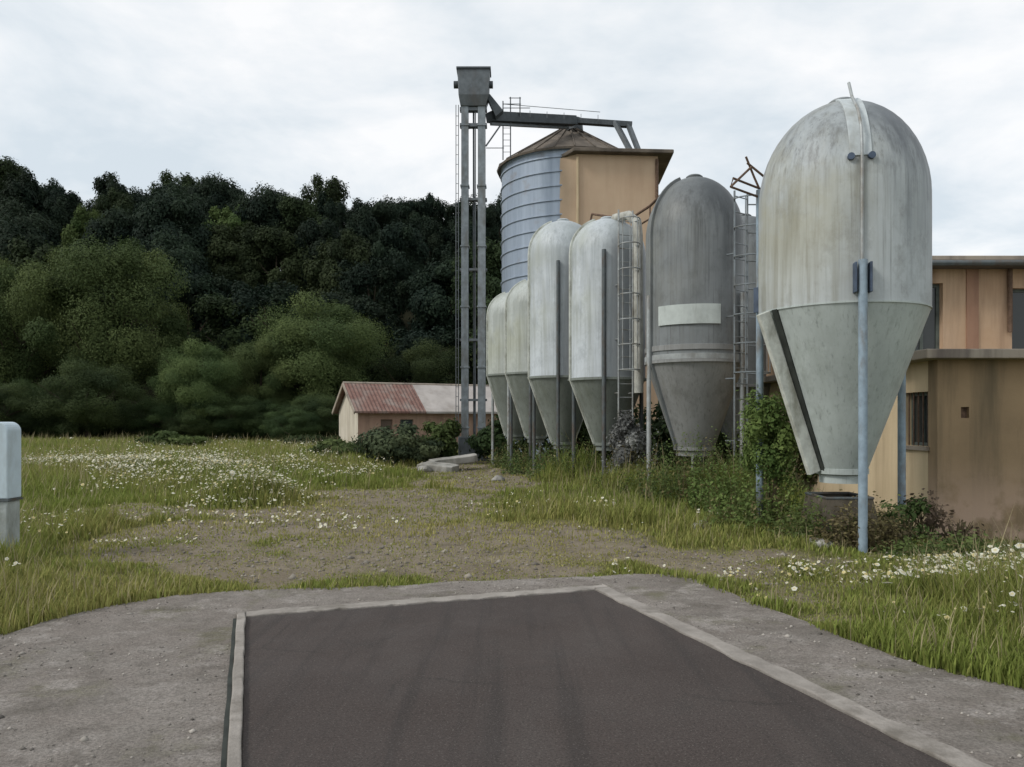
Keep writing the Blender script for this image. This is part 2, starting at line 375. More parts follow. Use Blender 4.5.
# ------------------------------------------------------------------ ground
APRON = [(-9, 4.3), (-6, 4.75), (-4.4, 5.05), (-3.5, 5.4), (-3.42, 5.8), (-3.2, 6.22), (-2.85, 6.58), (-2.35, 6.8), (-1.6, 6.9), (-1.0, 6.98), (-.55, 7.14), (.1, 7.24), (.6, 7.36),
         (1.15, 7.5), (1.45, 7.48), (1.68, 7.26), (1.84, 6.78), (1.96, 6.4), (2.08, 6.0), (2.18, 5.55), (2.3, 5.15), (2.5, 4.66), (2.82, 4.3), (3.3, 3.5), (3.9, 2.2), (4.3, -1), (4.3, -6), (-9, -6)]
def inside(poly, x, y):
    x = np.asarray(x, float); y = np.asarray(y, float); r = np.zeros(x.shape, bool); n = len(poly)
    for i in range(n):
        x1, y1 = poly[i]; x2, y2 = poly[(i+1) % n]
        c = ((y1 > y) != (y2 > y)) & (x < (x2-x1)*(y-y1)/((y2-y1) if y2 != y1 else 1e-9)+x1)
        r ^= c
    return r
def ground_z(x, y):
    x = np.asarray(x, float); y = np.asarray(y, float)
    z = -.22*smooth(x, 4.6, 5.9)*smooth(y, 8.2, 10.4)*(1-smooth(y, 20, 26))
    z = z+.05*(vnoise(x, y, .55, 1)-.5)+.05*(vnoise(x, y, 1.7, 2)-.5)
    z = z+.25*smooth(y, 18, 45)*(vnoise(x, y, .12, 3)-.3)
    t = x/np.maximum(y, 1)
    z = z+21*smooth(y, 56, 122)*(1-smooth(t, .02, .2))*smooth(y, 20, 60)
    return z
def bare(x, y):
    """1 on bare dirt and gravel, 0 in the meadow"""
    b = np.zeros(np.shape(x))
    for cx, cy, rx, ry, a in ((-1.0, 9.6, 2.6, 2.4, 1), (-2.0, 13.2, 1.9, 4.2, 1.1), (-.6, 19.5, 1.5, 5.5, 1), (-3.9, 10.4, 1.7, 1.7, 1), (-2.6, 8.2, 2.0, 1.0, .85), (-.4, 8.0, 1.6, .7, .7), (1.6, 8.6, 2.2, .7, .55),
                              (-1.5, 26, 2.0, 5, .9), (3.0, 7.4, 1.5, 1.0, .42), (2.4, 6.4, .9, 1.2, .45), (-5.2, 12.4, 2.0, 1.1, .9), (-4.2, 8.9, 1.3, 1.2, .85), (-3.7, 12.4, 1.0, .7, .8), (-3.6, 15.8, .9, 1.7, .8)):
        b = np.maximum(b, a*np.exp(-(((x-cx)/rx)**2+((y-cy)/ry)**2)))
    return np.clip(b*1.25+.55*(vnoise(x, y, .9, 4)-.5)+.8*(vnoise(x, y, 2.4, 14)-.5)*(b > .08), 0, 1)
def axis(pieces):
    a = []
    for lo, hi, n in pieces: a += list(np.linspace(lo, hi, n, endpoint=False))
    return np.array(a+[pieces[-1][1]])
xs = axis([(-3000, -300, 6), (-300, -80, 14), (-80, -16, 34), (-16, 10, 130), (10, 40, 20), (40, 300, 14), (300, 3000, 6)])
ys = axis([(-60, -8, 6), (-8, 4, 12), (4, 28, 130), (28, 60, 50), (60, 140, 40), (140, 500, 12), (500, 4000, 8)])
GX, GY = np.meshgrid(xs, ys); GZ = ground_z(GX, GY)
near = np.zeros(GX.shape, bool)
near |= inside(APRON, GX, GY); GZ = np.where(near, -.06, GZ)
nx, ny = len(xs), len(ys)
idx = np.arange(nx*ny).reshape(ny, nx); a, b, c, d = idx[:-1, :-1].ravel(), idx[:-1, 1:].ravel(), idx[1:, 1:].ravel(), idx[1:, :-1].ravel()
T = np.concatenate([np.stack([a, b, c], 1), np.stack([a, c, d], 1)])
bc = bare(GX, GY).ravel()
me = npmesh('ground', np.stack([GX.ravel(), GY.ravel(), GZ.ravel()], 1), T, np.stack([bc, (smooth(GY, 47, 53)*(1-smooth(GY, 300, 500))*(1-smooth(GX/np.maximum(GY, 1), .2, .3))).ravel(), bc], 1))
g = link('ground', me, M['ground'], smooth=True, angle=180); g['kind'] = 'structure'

# concrete apron with a ragged broken edge
poly = []
for i in range(len(APRON)):
    x1, y1 = APRON[i]; x2, y2 = APRON[(i+1) % len(APRON)]; L = math.hypot(x2-x1, y2-y1); k = max(1, int(L/.12)) if y1 > 2 and y2 > 2 else 1
    for j in range(k):
        t = j/k; p = (x1+(x2-x1)*t, y1+(y2-y1)*t)
        q = .05*(mnoise.noise(Vector((p[0]*3, p[1]*3, 1))))+.03*mnoise.noise(Vector((p[0]*11, p[1]*11, 4)))
        poly.append((p[0]+q*.6, p[1]+q))
# weighbridge rectangle (the apron is laid round it)
U = Vector((-.318, .948)).normalized(); Vd = Vector((U.y, -U.x))     # along, across (to the right)
FL = Vector((-1.98, 5.80)); WID = 2.85; LEN = 9.5
def wb(u, v): return FL-U*u+Vd*v          # u metres towards the viewer, v to the right
ap = MB().prism(poly, -.2, .02).build('concrete_apron', M['apron']); ap['kind'] = 'structure'

root = empty('weighbridge', (FL.x, FL.y, .02), 'dark flat weighbridge deck with pale concrete kerbs sunk in the paved apron', 'weighbridge')
def wbq(mb, u0, u1, v0, v1, z0, z1, seg=1, jit=0, sd=0):
    """a strip with wobbling sides; local to the weighbridge root"""
    nU = max(2, int(abs(u1-u0)/.12)) if seg else 2; vs = []; fs = []
    long_u = abs(u1-u0) > abs(v1-v0)
    n = max(2, int(max(abs(u1-u0), abs(v1-v0))/.05)) if seg else 2
    for i in range(n):
        t = i/(n-1); e0 = jit*mnoise.noise(Vector((t*30, sd, 1))); e1 = jit*(mnoise.noise(Vector((t*30, sd, 9)))+.6*mnoise.noise(Vector((t*75, sd, 3))))
        if long_u: A, B = wb(u0+(u1-u0)*t, v0+e0), wb(u0+(u1-u0)*t, v1+e1)
        else: A, B = wb(u0+e0, v0+(v1-v0)*t), wb(u1+e1, v0+(v1-v0)*t)
        zt = z1+.25*jit*mnoise.noise(Vector((t*22, sd, 5)))
        for P, z in ((A, z0), (B, z0), (B, zt), (A, zt)): vs.append((P.x-FL.x, P.y-FL.y, z))
    for i in range(n-1):
        for k in range(4): fs.append((i*4+k, i*4+(k+1) % 4, (i+1)*4+(k+1) % 4, (i+1)*4+k))
    fs += [(0, 1, 2, 3), tuple((n-1)*4+k for k in (3, 2, 1, 0))]
    return mb.add(vs, fs)
wbq(MB(), .0, LEN, .0, WID, -.05, .012, 0).build('deck', M['deck'], root)
wbq(MB(), -.02, LEN, -.062, -.004, -.05, .045, 1, .006, 3).build('kerb', M['kerb'], root, bevel=.008)
wbq(MB(), -.02, LEN, -.088, -.064, -.05, .006, 1, .006, 3).build('gap', M['gap_black'], root)
wbq(MB(), -.02, LEN, WID+.004, WID+.14, -.05, .028, 1, .03, 7).build('kerb', M['kerb'], root, bevel=.008)
wbq(MB(), -.17, -.022, -.07, WID+.14, -.05, .022, 1, .03, 12).build('kerb', M['kerb'], root, bevel=.008)

# ------------------------------------------------------------------ foliage generators
def leaf_quads(P, N, size, aspect=1.0, flat=.7):
    """one two-triangle leaf per point, facing roughly along N"""
    n = len(P)
    N = N+rng.normal(0, flat, (n, 3)); N /= np.linalg.norm(N, axis=1)[:, None]+1e-9
    A = rng.normal(0, 1, (n, 3)); A -= N*(A*N).sum(1)[:, None]; A /= np.linalg.norm(A, axis=1)[:, None]+1e-9
    B = np.cross(N, A)
    s = (np.asarray(size)*rng.uniform(.6, 1.3, n))[:, None]
    V = np.stack([P-A*s, P+B*s*.55*aspect+N*s*.12, P+A*s, P-B*s*.55*aspect+N*s*.12], 1).reshape(-1, 3)
    i = np.arange(n)[:, None]*4
    T = np.concatenate([i+np.array([0, 1, 2]), i+np.array([0, 2, 3])])
    return V, T
def crown_mesh(name, rx, rz, zc, n_lobes, n_leaf, size, cols, lobe=(.17, .34), squash=.85, droop=.0, seed=1):
    r = np.random.default_rng(seed)
    P = []; N = []; C = []
    for k in range(n_lobes):
        d = r.normal(0, 1, 3); d /= np.linalg.norm(d); d[2] = d[2]*.9+.08
        q = r.uniform(.25, .82)**.6
        c = np.array([d[0]*rx*q, d[1]*rx*q, d[2]*rz*q])
        lr = r.uniform(*lobe)*rx*(1.15-.35*q)
        m = int(n_leaf/n_lobes*r.uniform(.6, 1.4))
        v = r.normal(0, 1, (m, 3)); v /= np.linalg.norm(v, axis=1)[:, None]
        rad = lr*(r.uniform(.35, 1.0, m)**.5+r.normal(0, .13, m))
        bump = 1+.25*np.sin(v[:, 0]*5+k)*np.sin(v[:, 1]*6+k*2)*np.sin(v[:, 2]*5+k*3)
        p = c+v*(rad*bump)[:, None]*np.array([1, 1, squash])
        p[:, 2] -= droop*np.maximum(0, np.hypot(p[:, 0], p[:, 1])-rx*.55)
        P.append(p); N.append(v*1.0+d*.5+np.array([0, 0, .35]))
        mixf = np.clip(r.normal(.5, .36)+r.normal(0, .16, m), 0, 1)[:, None]
        C.append(np.array(cols[0])*(1-mixf)+np.array(cols[1])*mixf)
    P = np.concatenate(P); N = np.concatenate(N); C = np.concatenate(C); P[:, 2] += zc
    V, T = leaf_quads(P, N, size, flat=.5)
    return npmesh(name, V, T, np.repeat(C, 4, 0))
def trunk_mb(h, r0, rx, zc, seed, limbs=7):
    rr = random.Random(seed); mb = MB()
    pts = [(0, 0, -.6), (rr.uniform(-.1, .1), rr.uniform(-.1, .1), h*.3), (rr.uniform(-.3, .3), rr.uniform(-.3, .3), h*.6), (rr.uniform(-.4, .4), rr.uniform(-.4, .4), h*.92)]
    mb.tube(pts, [r0*1.3, r0*.9, r0*.6, r0*.15], 8)
    for k in range(limbs):
        a = k*2.4+rr.random(); z0 = h*rr.uniform(.3, .65); L = rx*rr.uniform(.5, .8)
        p0 = Vector((0, 0, z0)); p1 = Vector((math.cos(a)*L*.5, math.sin(a)*L*.5, z0+L*.35)); p2 = Vector((math.cos(a)*L, math.sin(a)*L, z0+L*.85))
        mb.tube([p0, p1, p2], [r0*.45, r0*.28, r0*.08], 6)
    return mb
DARK = ((.012, .023, .015), (.027, .042, .024)); MID = ((.056, .09, .032), (.115, .155, .054)); LIGHT = ((.05, .085, .025), (.10, .14, .045)); SILV = ((.05, .07, .045), (.10, .13, .085))
PROTO = {}
def tree(kind, x, y, h, label, cat, group=None, spec=None, sx=1.0):
    """spec: (crown radius/height, cols, leaves, leaf size, lobes) of a 10 m tall tree; copies share meshes"""
    if kind not in PROTO:
        rx, rz, zc, cols, nl, size, lobes, sq, seed = spec
        cm = crown_mesh('crown', rx, rz, zc, lobes, nl, size, cols, squash=sq, seed=seed); cm.materials.append(M['leaf'])
        tb = trunk_mb(zc+rz*.5, .22, rx, zc, seed); tm = bpy.data.meshes.new('trunk'); tm.from_pydata(tb.v, [], tb.f); tm.update(); tm.materials.append(M['bark'])
        PROTO[kind] = (cm, tm)
    cm, tm = PROTO[kind]
    nm = {'bushy': 'bushy_tree', 'round': 'broadleaf_tree', 'tall': 'tall_tree', 'dark': 'forest_tree', 'darktall': 'forest_tree', 'darkwide': 'forest_tree', 'darkthin': 'forest_tree', 'pale': 'pale_tree'}[kind.split('_')[0]]
    root = empty(nm, (x, y, float(ground_z(x, y))), label, cat, group, random.uniform(0, 6.28))
    s = h/10.0; root.scale = (s*sx, s*sx, s)
    for m, n in ((tm, 'trunk'), (cm, 'crown')):
        o = bpy.data.objects.new(n, m); COL.objects.link(o); o.parent = root
    return root
SPEC = {  # rx, rz, zc, colours, leaves, size, lobes, squash, seed
 'dark_a': (3.1, 4.2, 5.6, DARK, 26000, .125, 46, 1.0, 21), 'darktall_a': (2.4, 4.6, 5.5, DARK, 24000, .12, 44, 1.1, 22),
 'darkwide_a': (3.9, 3.8, 6.0, DARK, 30000, .13, 52, .85, 23), 'darkthin_a': (1.7, 4.4, 5.6, DARK, 12000, .12, 28, 1.3, 24), 'dark_b': (3.3, 4.0, 5.9, ((.022, .036, .015), (.045, .065, .026)), 26000, .125, 50, .95, 25),
 'round_a': (4.2, 4.9, 5.0, MID, 120000, .055, 46, .9, 31), 'round_b': (4.6, 4.7, 4.9, MID, 120000, .055, 50, .85, 32), 'bushy_a': (5.0, 4.9, 4.5, ((.034, .056, .022), (.075, .105, .038)), 90000, .06, 60, .85, 33),
 'pale_a': (3.0, 4.2, 5.6, LIGHT, 24000, .12, 40, 1.0, 34)}

# forest on the hillside
FG = 'dark trees of the wood on the hillside'
def forest():
    kinds = ['dark_a', 'darktall_a', 'darkwide_a', 'dark_b', 'darkthin_a']
    rr = random.Random(5)
    top = [(-60, 150), (6, 160), (25, 152), (48, 175), (66, 186), (90, 190), (110, 172), (128, 170), (150, 180), (170, 165), (200, 172), (225, 168), (255, 178), (285, 182), (300, 178), (340, 184), (370, 190), (400, 184), (440, 190), (470, 190), (520, 195), (580, 200), (640, 215), (680, 250), (760, 300)]
    def top_at(px): return float(np.interp(px, [p for p, _ in top], [v for _, v in top]))
    crest = {25: 'tall dark tree highest on the crest of the wood, near the left picture edge', 125: 'narrow dark tree on the crest with open sky on both sides', 170: 'tall upright dark tree on the crest, just left of the widest dome', 225: 'wide domed dark tree forming the highest round top mid-crest', 345: 'dark crest tree directly above the farmhouse gable', 440: 'dark crest tree beside the elevator legs'}
    for Y, step, drop in ((66, 4.6, 95), (76, 5.0, 62), (87, 5.2, 34), (99, 5.4, 14), (112, 5.0, 0), (124, 4.6, 12), (134, 4.6, 20), (146, 5.2, 42), (157, 5.4, 60)):
        x = -.80*Y
        while x < .22*Y:
            xx = x+rr.uniform(-1.2, 1.2); yy = Y+rr.uniform(-3.5, 3.5); px = CX+F*xx/yy
            ty = top_at(px)+drop+(rr.uniform(-6, 10) if drop == 0 else rr.uniform(-25, 25))
            h = gz_at(ty, yy)-float(ground_z(xx, yy))
            if h > 5:
                k = rr.choice(kinds)
                if Y < 80 and k == 'darkthin_a': k = 'dark_a'
                lb, gr = ('dark tree of the wood, in the close-packed crest row against the sky', 'dark trees along the crest of the wood') if drop == 0 else ('dark green tree in the dense wood covering the hillside below the crest', FG)
                if drop == 0:
                    near_ = [c for c in crest if abs(c-px) < 16]
                    if near_: lb = crest.pop(near_[0]); gr = None
                tree(k, xx, yy, h, lb, 'tree', gr, SPEC[k], sx=min(1.25, max(.75, 12/h)))
            x += step*rr.uniform(.8, 1.2)
forest()
def tpx(kind, px, top, Y, label, cat='tree', sx=1.0, group=None):
    x = gx(px, Y); return tree(kind, x, Y, gz_at(top, Y)-float(ground_z(x, Y)), label, cat, group, SPEC[kind], sx)
tpx('pale_a', 88, 196, 96, 'small yellow-green tree catching light on the crest of the wood, at far left', sx=.7)
tpx('pale_a', 232, 192, 97, 'larger yellow-green tree among dark ones under the highest dome of the wood', sx=.8)
tpx('round_a', 108, 222, 57, 'big rounded mid-green tree standing tallest in front of the dark wood', sx=.88)
tpx('round_b', 22, 240, 60, 'mid-green tree cut by the picture edge, beside the big rounded tree', sx=.7)
tpx('bushy_a', 88, 352, 48, 'low dark bushy tree at the meadow edge below the big rounded tree', sx=1.25)
tpx('round_b', 198, 330, 50, 'medium green tree between the big rounded tree and the broad spreading one', sx=.92)
tpx('round_b', 318, 282, 56, 'broad spreading mid-green tree rising behind the red-roofed house', sx=1.08)
tpx('round_a', 262, 330, 53, 'green tree with drooping side against the left flank of the broad spreading tree', sx=.95)
tpx('bushy_a', 10, 372, 50, 'dark bushy tree behind the pale cabinet at the meadow edge', sx=1.1)
tpx('bushy_a', 415, 330, 60, 'dark bushy tree behind the pale half of the house roof', sx=1.1)
tpx('bushy_a', 545, 300, 62, 'dark bushy tree filling the gap behind the small silo legs', sx=1.3)
tpx('bushy_a', 292, 405, 47, 'low dark shrub-like tree left of the house gable', sx=1.6)

tpx('bushy_a', 612, 335, 60, 'dark bushy tree glimpsed past the slim silo cones', sx=1.2)
tpx('bushy_a', 668, 345, 58, 'dark bushy tree glimpsed between the ladder pipe and the sooty silo', sx=1.3)
tpx('bushy_a', 735, 340, 62, 'dark bushy tree glimpsed behind the sooty silo, above the low shed end', sx=1.4)
tpx('bushy_a', 566, 345, 58, 'dark low tree behind the two slim pale silos', sx=1.2)
for i in range(13):
    px = 4+i*27+random.uniform(-6, 6); Y = 50+random.uniform(-2, 2)
    x = gx(px, Y); h = random.uniform(2.4, 4.2)
    o = tree('bushy_a', x, Y, h, 'dark low bush in the undergrowth along the foot of the wood', 'bush', 'undergrowth bushes along the foot of the wood', SPEC['bushy_a'], sx=1.5); o.name = 'undergrowth_bush'

def bush(name, x, y, rx, rz, n, size, cols, label, cat='bush', group=None, lobes=14, stems=6, zoff=0.0, mat='weed', seed=1, sq=.9):
    z = float(ground_z(x, y))
    root = empty(name, (x, y, z), label, cat, group)
    cm = crown_mesh('foliage', rx, rz, rz*.85+zoff, lobes, n, size, cols, lobe=(.28, .5), squash=sq*rz/rx if rz/rx < 1.6 else 1.5, seed=seed)
    link('foliage', cm, M[mat], root)
    mb = MB(); rr = random.Random(seed)
    for k in range(stems):
        a = rr.uniform(0, 6.28); L = rr.uniform(.3, .7)*rx
        mb.tube([(rr.uniform(-.1, .1)*rx, rr.uniform(-.1, .1)*rx, -.1), (math.cos(a)*L*.5, math.sin(a)*L*.5, rz*.6+zoff*.6), (math.cos(a)*L, math.sin(a)*L, rz*1.3+zoff)], [.016, .011, .004], 5)
    mb.build('stem', M['stem'], root)
    return root

# ------------------------------------------------------------------ silos
def pol(r, az, z): return (r*math.cos(R_(az)), r*math.sin(R_(az)), z)
def dome_profile(R, zj, zs, zt, rcap=.1):
    p = [(R, zj+(zs-zj)*i/14) for i in range(15)]
    for i in range(1, 15):
        a = math.pi/2*i/14; p.append((max(rcap, R*math.cos(a)), zs+(zt-zs)*math.sin(a)))
    return p
def fin(mb, prof, az, out, th, off=0.0):
    """a flat bolted seam flange standing off the skin along a meridian"""
    az = R_(az); d = Vector((math.cos(az), math.sin(az), 0)); s = Vector((-d.y, d.x, 0))
    pts = [Vector((r, z)) for r, z in prof]; vs = []; fs = []
    for i, p in enumerate(pts):
        t = (pts[min(i+1, len(pts)-1)]-pts[max(0, i-1)]).normalized(); n = Vector((t.y, -t.x))
        a = p+n*(off-.012); b = p+n*(off+out)
        for q, k in ((a, -1), (b, -1), (b, 1), (a, 1)):
            v = d*q.x+s*(k*th/2); vs.append((v.x, v.y, q.y))
    m = len(pts)
    for i in range(m-1):
        for k in range(4): fs.append((i*4+k, i*4+(k+1) % 4, (i+1)*4+(k+1) % 4, (i+1)*4+k))
    fs += [(3, 2, 1, 0), tuple((m-1)*4+k for k in range(4))]
    return mb.add(vs, fs)
def silo(X, Y, R, zo, ro, zj, zs, zt, legs, shell, hopper, legmat, label, group=None, name='feed_silo', leg_r=.045, leg_top=None, fins=(195, 15), finw=.06, base=0.0, n=72, clamps=(), seed=0, ring=.028, fin_full=True, ringw=1, fin_off=0, fin_th=.05):
    root = empty(name, (X, Y, base), label, 'silo', group)
    wob = lambda a, z: .006*mnoise.noise(Vector((math.cos(a)*1.5, math.sin(a)*1.5, z*.9+seed)))+.0025*mnoise.noise(Vector((math.cos(a)*5, math.sin(a)*5, z*3+seed)))
    prof = [(r, z-base) for r, z in dome_profile(R, zj, zs, zt)]
    MB().lathe(prof, n, wob=wob, cap1=True).build('shell', M[shell], root, True, angle=60)
    hp = [(ro+(R-.004-ro)*i/8, zo+(zj-zo)*i/8-base) for i in range(9)]
    MB().lathe(hp, n, wob=wob).build('hopper', M[hopper], root, True, angle=60)
    MB().lathe([(R-.02, zj-.035*ringw-base), (R+ring, zj-.03*ringw-base), (R+ring, zj+.025*ringw-base), (R-.02, zj+.035*ringw-base)], n).build('joint_ring', M[hopper], root, True)
    MB().lathe([(ro-.02, zo+.03-base), (ro+.018, zo+.02-base), (ro+.018, zo-.045-base), (ro-.03, zo-.065-base), (ro-.03, zo-.16-base)], 32, cap1=True).build('outlet_collar', M[hopper], root, True)
    MB().lathe([(.16, zt-.04-base), (.17, zt+.02-base), (.13, zt+.05-base), (.02, zt+.065-base)], 24, cap1=True).build('filler_cap', M[shell], root, True)
    for az in fins:
        fin(MB(), hp[:-1]+(([(R, z) for z in np.linspace(zj-base, zs-base, 5)]+prof[16:-3]) if fin_full else [(R, zj-base)]), az, finw, fin_th, fin_off).build('seam_flange', M['flange'] if 'dark' not in shell else M[shell], root, bevel=.008)
    lt = leg_top or zs-.2
    for i, az in enumerate(legs):
        rr = R+leg_r+.012
        lx, ly, _ = pol(rr, az, 0)
        gzv = float(ground_z(X+lx, Y+ly))
        lti = lt[i] if isinstance(lt, tuple) else lt
        lo = MB().tube([pol(rr, az, gzv-.3-base), pol(rr, az, lti-base)], leg_r, 14).build('leg', M[legmat], root, True)
        for zc in clamps:
            mb = MB()
            Mx = Matrix.Translation(Vector(pol(rr, az, zc-base))) @ Matrix.Rotation(R_(az), 4, 'Z')
            for sgn in (-1, 1): mb.box(-leg_r-.02, .05, sgn*(leg_r+.012)-.012+sgn*.02, sgn*(leg_r+.012)+.012+sgn*.02, -.17, .17, Mx)
            mb.build('clamp', M['leg_clamp'], lo, bevel=.004)
    return root
M['leg_clamp'] = plain('dark_blue_clamp', (.06, .085, .13), .6, .4)

L3 = (-101, 24, 140)
S1 = silo(4.185, 9.9, 1.01, .87, .30, 2.86, 4.25, 5.50, L3, 'shell_big', 'hopper_big', 'leg', 'large nearest feed silo, pale grey stained dome over a sea-green cone', 'fibreglass feed silos', leg_r=.05, leg_top=(3.32, 3.3, 4.62), fins=(193,), finw=.15, fin_off=.035, fin_th=.075, clamps=(3.12,), seed=1, ring=.004, fin_full=False, ringw=.4)
# dark strip painted as shade and dirt in the gap beside the cone's seam flange, bolted strap over the dome, broken guard rail
hp1 = [(.30+(1.006-.30)*i/8, .87+1.99*i/8) for i in range(9)]
fin(MB(), hp1, 198.5, .016, .10).build('gap_shade_strip', M['gap_black'], S1)
mb = MB(); prof1 = dome_profile(1.01, 2.86, 4.25, 5.50)
# strap: wide, thin, following the dome from the front leg to the top
seg = [p for p in prof1 if p[1] > 4.45]
fin(MB(), seg[:-2], -101, .014, .24).build('dome_strap', M['strap'], S1, bevel=.006)
for zc, sg in ((4.52, -1), (4.52, 1)):
    az = -101+sg*6.3; r = [p[0] for p in prof1 if p[1] > 4.5][0]
    MB().tube([pol(r-.02, az, zc), pol(r+.05, az, zc)], .04, 12).build('strap_bolt', M['leg_clamp'], S1, True)
MB().tube([pol(1.035, -101, 3.3), pol(1.035, -101, 4.6), pol(1.0, -101, 4.85), pol(.84, -101, 5.12), pol(.55, -101, 5.38), pol(.42, -102, 5.60)], .018, 10).build('lid_rod', M['leg_pale'], S1, True)
mb = MB(); A = Vector(pol(1.07, 140, 4.62))
for pts in ([A, A+Vector((-.08, .0, .18)), A+Vector((-.22, -.1, .42))], [A+Vector((0, 0, .02)), A+Vector((-.42, -.2, .1)), A+Vector((-.46, -.22, -.02)), A+Vector((.0, .0, -.1))],
            [A+Vector((-.2, -.09, .34)), A+Vector((.12, -.02, .12)), A+Vector((.2, -.12, .0))], [A+Vector((-.46, -.22, -.02)), A+Vector((-.15, -.1, .28))]):
    mb.tube(pts, .016, 8)
mb.build('guard_rail', M['rust'], S1, True)

S2 = silo(3.74, 16.0, .985, .93, .40, 2.66, 5.2, 6.46, (198, 318, 78), 'shell_dark', 'hopper_dark', 'leg_pale', 'dark grey sooty silo with a pale blank plate on its side', 'fibreglass feed silos', leg_top=4.0, fins=(200, 20), finw=.06, seed=2)
# bands of the dark silo and its blank plate
for z in (2.74, 2.92):
    MB().lathe([(.97, z-.06), (1.006, z-.05), (1.006, z+.05), (.97, z+.06)], 64).build('band', M['hopper_dark'] if z > 2.8 else M['plate_dim'], S2, True)
mb = MB(); pa = []
N = 14
for i in range(N+1):
    az = -146+i*72/N
    for z, rr in ((3.36, .995), (3.36, 1.02), (3.74, 1.02), (3.74, .995)): pa.append(pol(rr, az, z))
fs = [(i*4+k, i*4+(k+1) % 4, (i+1)*4+(k+1) % 4, (i+1)*4+k) for i in range(N) for k in range(4)]+[(0, 1, 2, 3), (N*4+3, N*4+2, N*4+1, N*4)]
MB().add(pa, fs).build('plate', M['plate'], S2)
silo(5.72, 19.2, 1.12, .95, .42, 2.3, 5.2, 6.5, (198, 318, 78), 'shell_dark', 'hopper_dark', 'leg_dark', 'blackish silo mostly hidden behind the sooty one and the large nearest silo', 'fibreglass feed silos', leg_top=4.0, seed=3)
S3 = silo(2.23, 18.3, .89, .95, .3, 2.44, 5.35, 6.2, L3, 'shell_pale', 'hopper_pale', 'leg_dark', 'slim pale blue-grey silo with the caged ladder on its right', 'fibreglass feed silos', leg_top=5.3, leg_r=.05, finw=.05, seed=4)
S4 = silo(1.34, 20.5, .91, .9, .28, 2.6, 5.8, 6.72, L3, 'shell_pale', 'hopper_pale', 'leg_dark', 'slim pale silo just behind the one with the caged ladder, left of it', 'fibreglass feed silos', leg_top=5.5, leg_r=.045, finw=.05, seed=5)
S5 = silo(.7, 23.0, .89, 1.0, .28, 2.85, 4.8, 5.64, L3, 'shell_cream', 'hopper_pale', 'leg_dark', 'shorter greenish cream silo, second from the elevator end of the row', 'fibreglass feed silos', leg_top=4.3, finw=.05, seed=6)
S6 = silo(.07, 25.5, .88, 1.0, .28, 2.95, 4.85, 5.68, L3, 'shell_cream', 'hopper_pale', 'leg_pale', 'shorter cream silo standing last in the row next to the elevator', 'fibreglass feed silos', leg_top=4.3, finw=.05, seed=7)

def cage_ladder(parent, R, az, z0, z1, zc0, mat, wdt=.38, hoop=.34, step=.3, hoops=.55):
    """ladder on stand-off brackets with half-round safety hoops"""
    rot = Matrix.Rotation(R_(az), 4, 'Z'); r = R+.16
    mb = MB()
    for s in (-1, 1): mb.tube([rot @ Vector((r, s*wdt/2, z0)), rot @ Vector((r, s*wdt/2, z1))], .02, 8)
    for z in np.arange(z0+.2, z1-.05, step): mb.tube([rot @ Vector((r, -wdt/2, z)), rot @ Vector((r, wdt/2, z))], .012, 6)
    for z in np.arange(z0+.3, z1-.6, 1.2):
        for s in (-1, 1): mb.tube([rot @ Vector((R-.05, s*wdt/2, z)), rot @ Vector((r, s*wdt/2, z))], .014, 6)
    lo = mb.build('ladder', M[mat], parent, True)
    mb = MB(); zs_ = np.arange(zc0, z1-.02, hoops)
    for z in zs_:
        pts = [rot @ Vector((r, -wdt/2, z))]+[rot @ Vector((r+.1+hoop*math.cos(a)+.12, hoop*math.sin(a), z)) for a in np.linspace(-1.9, 1.9, 11)]+[rot @ Vector((r, wdt/2, z))]
        mb.tube(pts, .014, 6)
    for a in (-1.2, -.4, .4, 1.2):
        mb.tube([rot @ Vector((r+.22+hoop*math.cos(a), hoop*math.sin(a), zs_[0])), rot @ Vector((r+.22+hoop*math.cos(a), hoop*math.sin(a), zs_[-1]))], .01, 6)
    mb.build('safety_cage', M[mat], lo, True)
    return lo
cage_ladder(S3, .89, -74, .6, 6.15, 2.6, 'leg_pale', wdt=.34, hoop=.22)
cage_ladder(S2, .985, -53, .8, 5.9, 2.4, 'elev_trunk', wdt=.4, hoop=.36)
MB().tube([pol(1.16, -60, 2.1), pol(1.14, -60, 5.6), pol(1.1, -60, 5.9), pol(.8, -60, 6.12), pol(.3, -60, 6.16)], .105, 14).build('filler_pipe', M['pipe_pale'], S3, True)
# rusty handrail along the silo tops
hr = MB()
P_ = [(gx(590, 19.2), 19.2, gz_at(222, 19.2)-.05), (gx(592, 19.2), 19.2, gz_at(214, 19.2)), (gx(612, 18.6), 18.6, gz_at(217, 18.6)), (gx(636, 18.0), 18.0, gz_at(215, 18.0)), (gx(650, 17.3), 17.3, gz_at(206, 17.3)), (gx(660, 16.8), 16.8, gz_at(196, 16.8)), (gx(672, 16.3), 16.3, gz_at(184, 16.3))]
hr.tube(P_, .03, 8)
hr.tube([(x, y, z-.28) for x, y, z in P_[3:]], .02, 8)
for k in (3, 4, 5): hr.tube([P_[k], (P_[k][0], P_[k][1], P_[k][2]-.85)], .018, 6)
tag(hr.build('handrail', M['rust'], smooth=True), 'bent rusty handrail running over the silo tops up to the sooty dome', 'handrail')
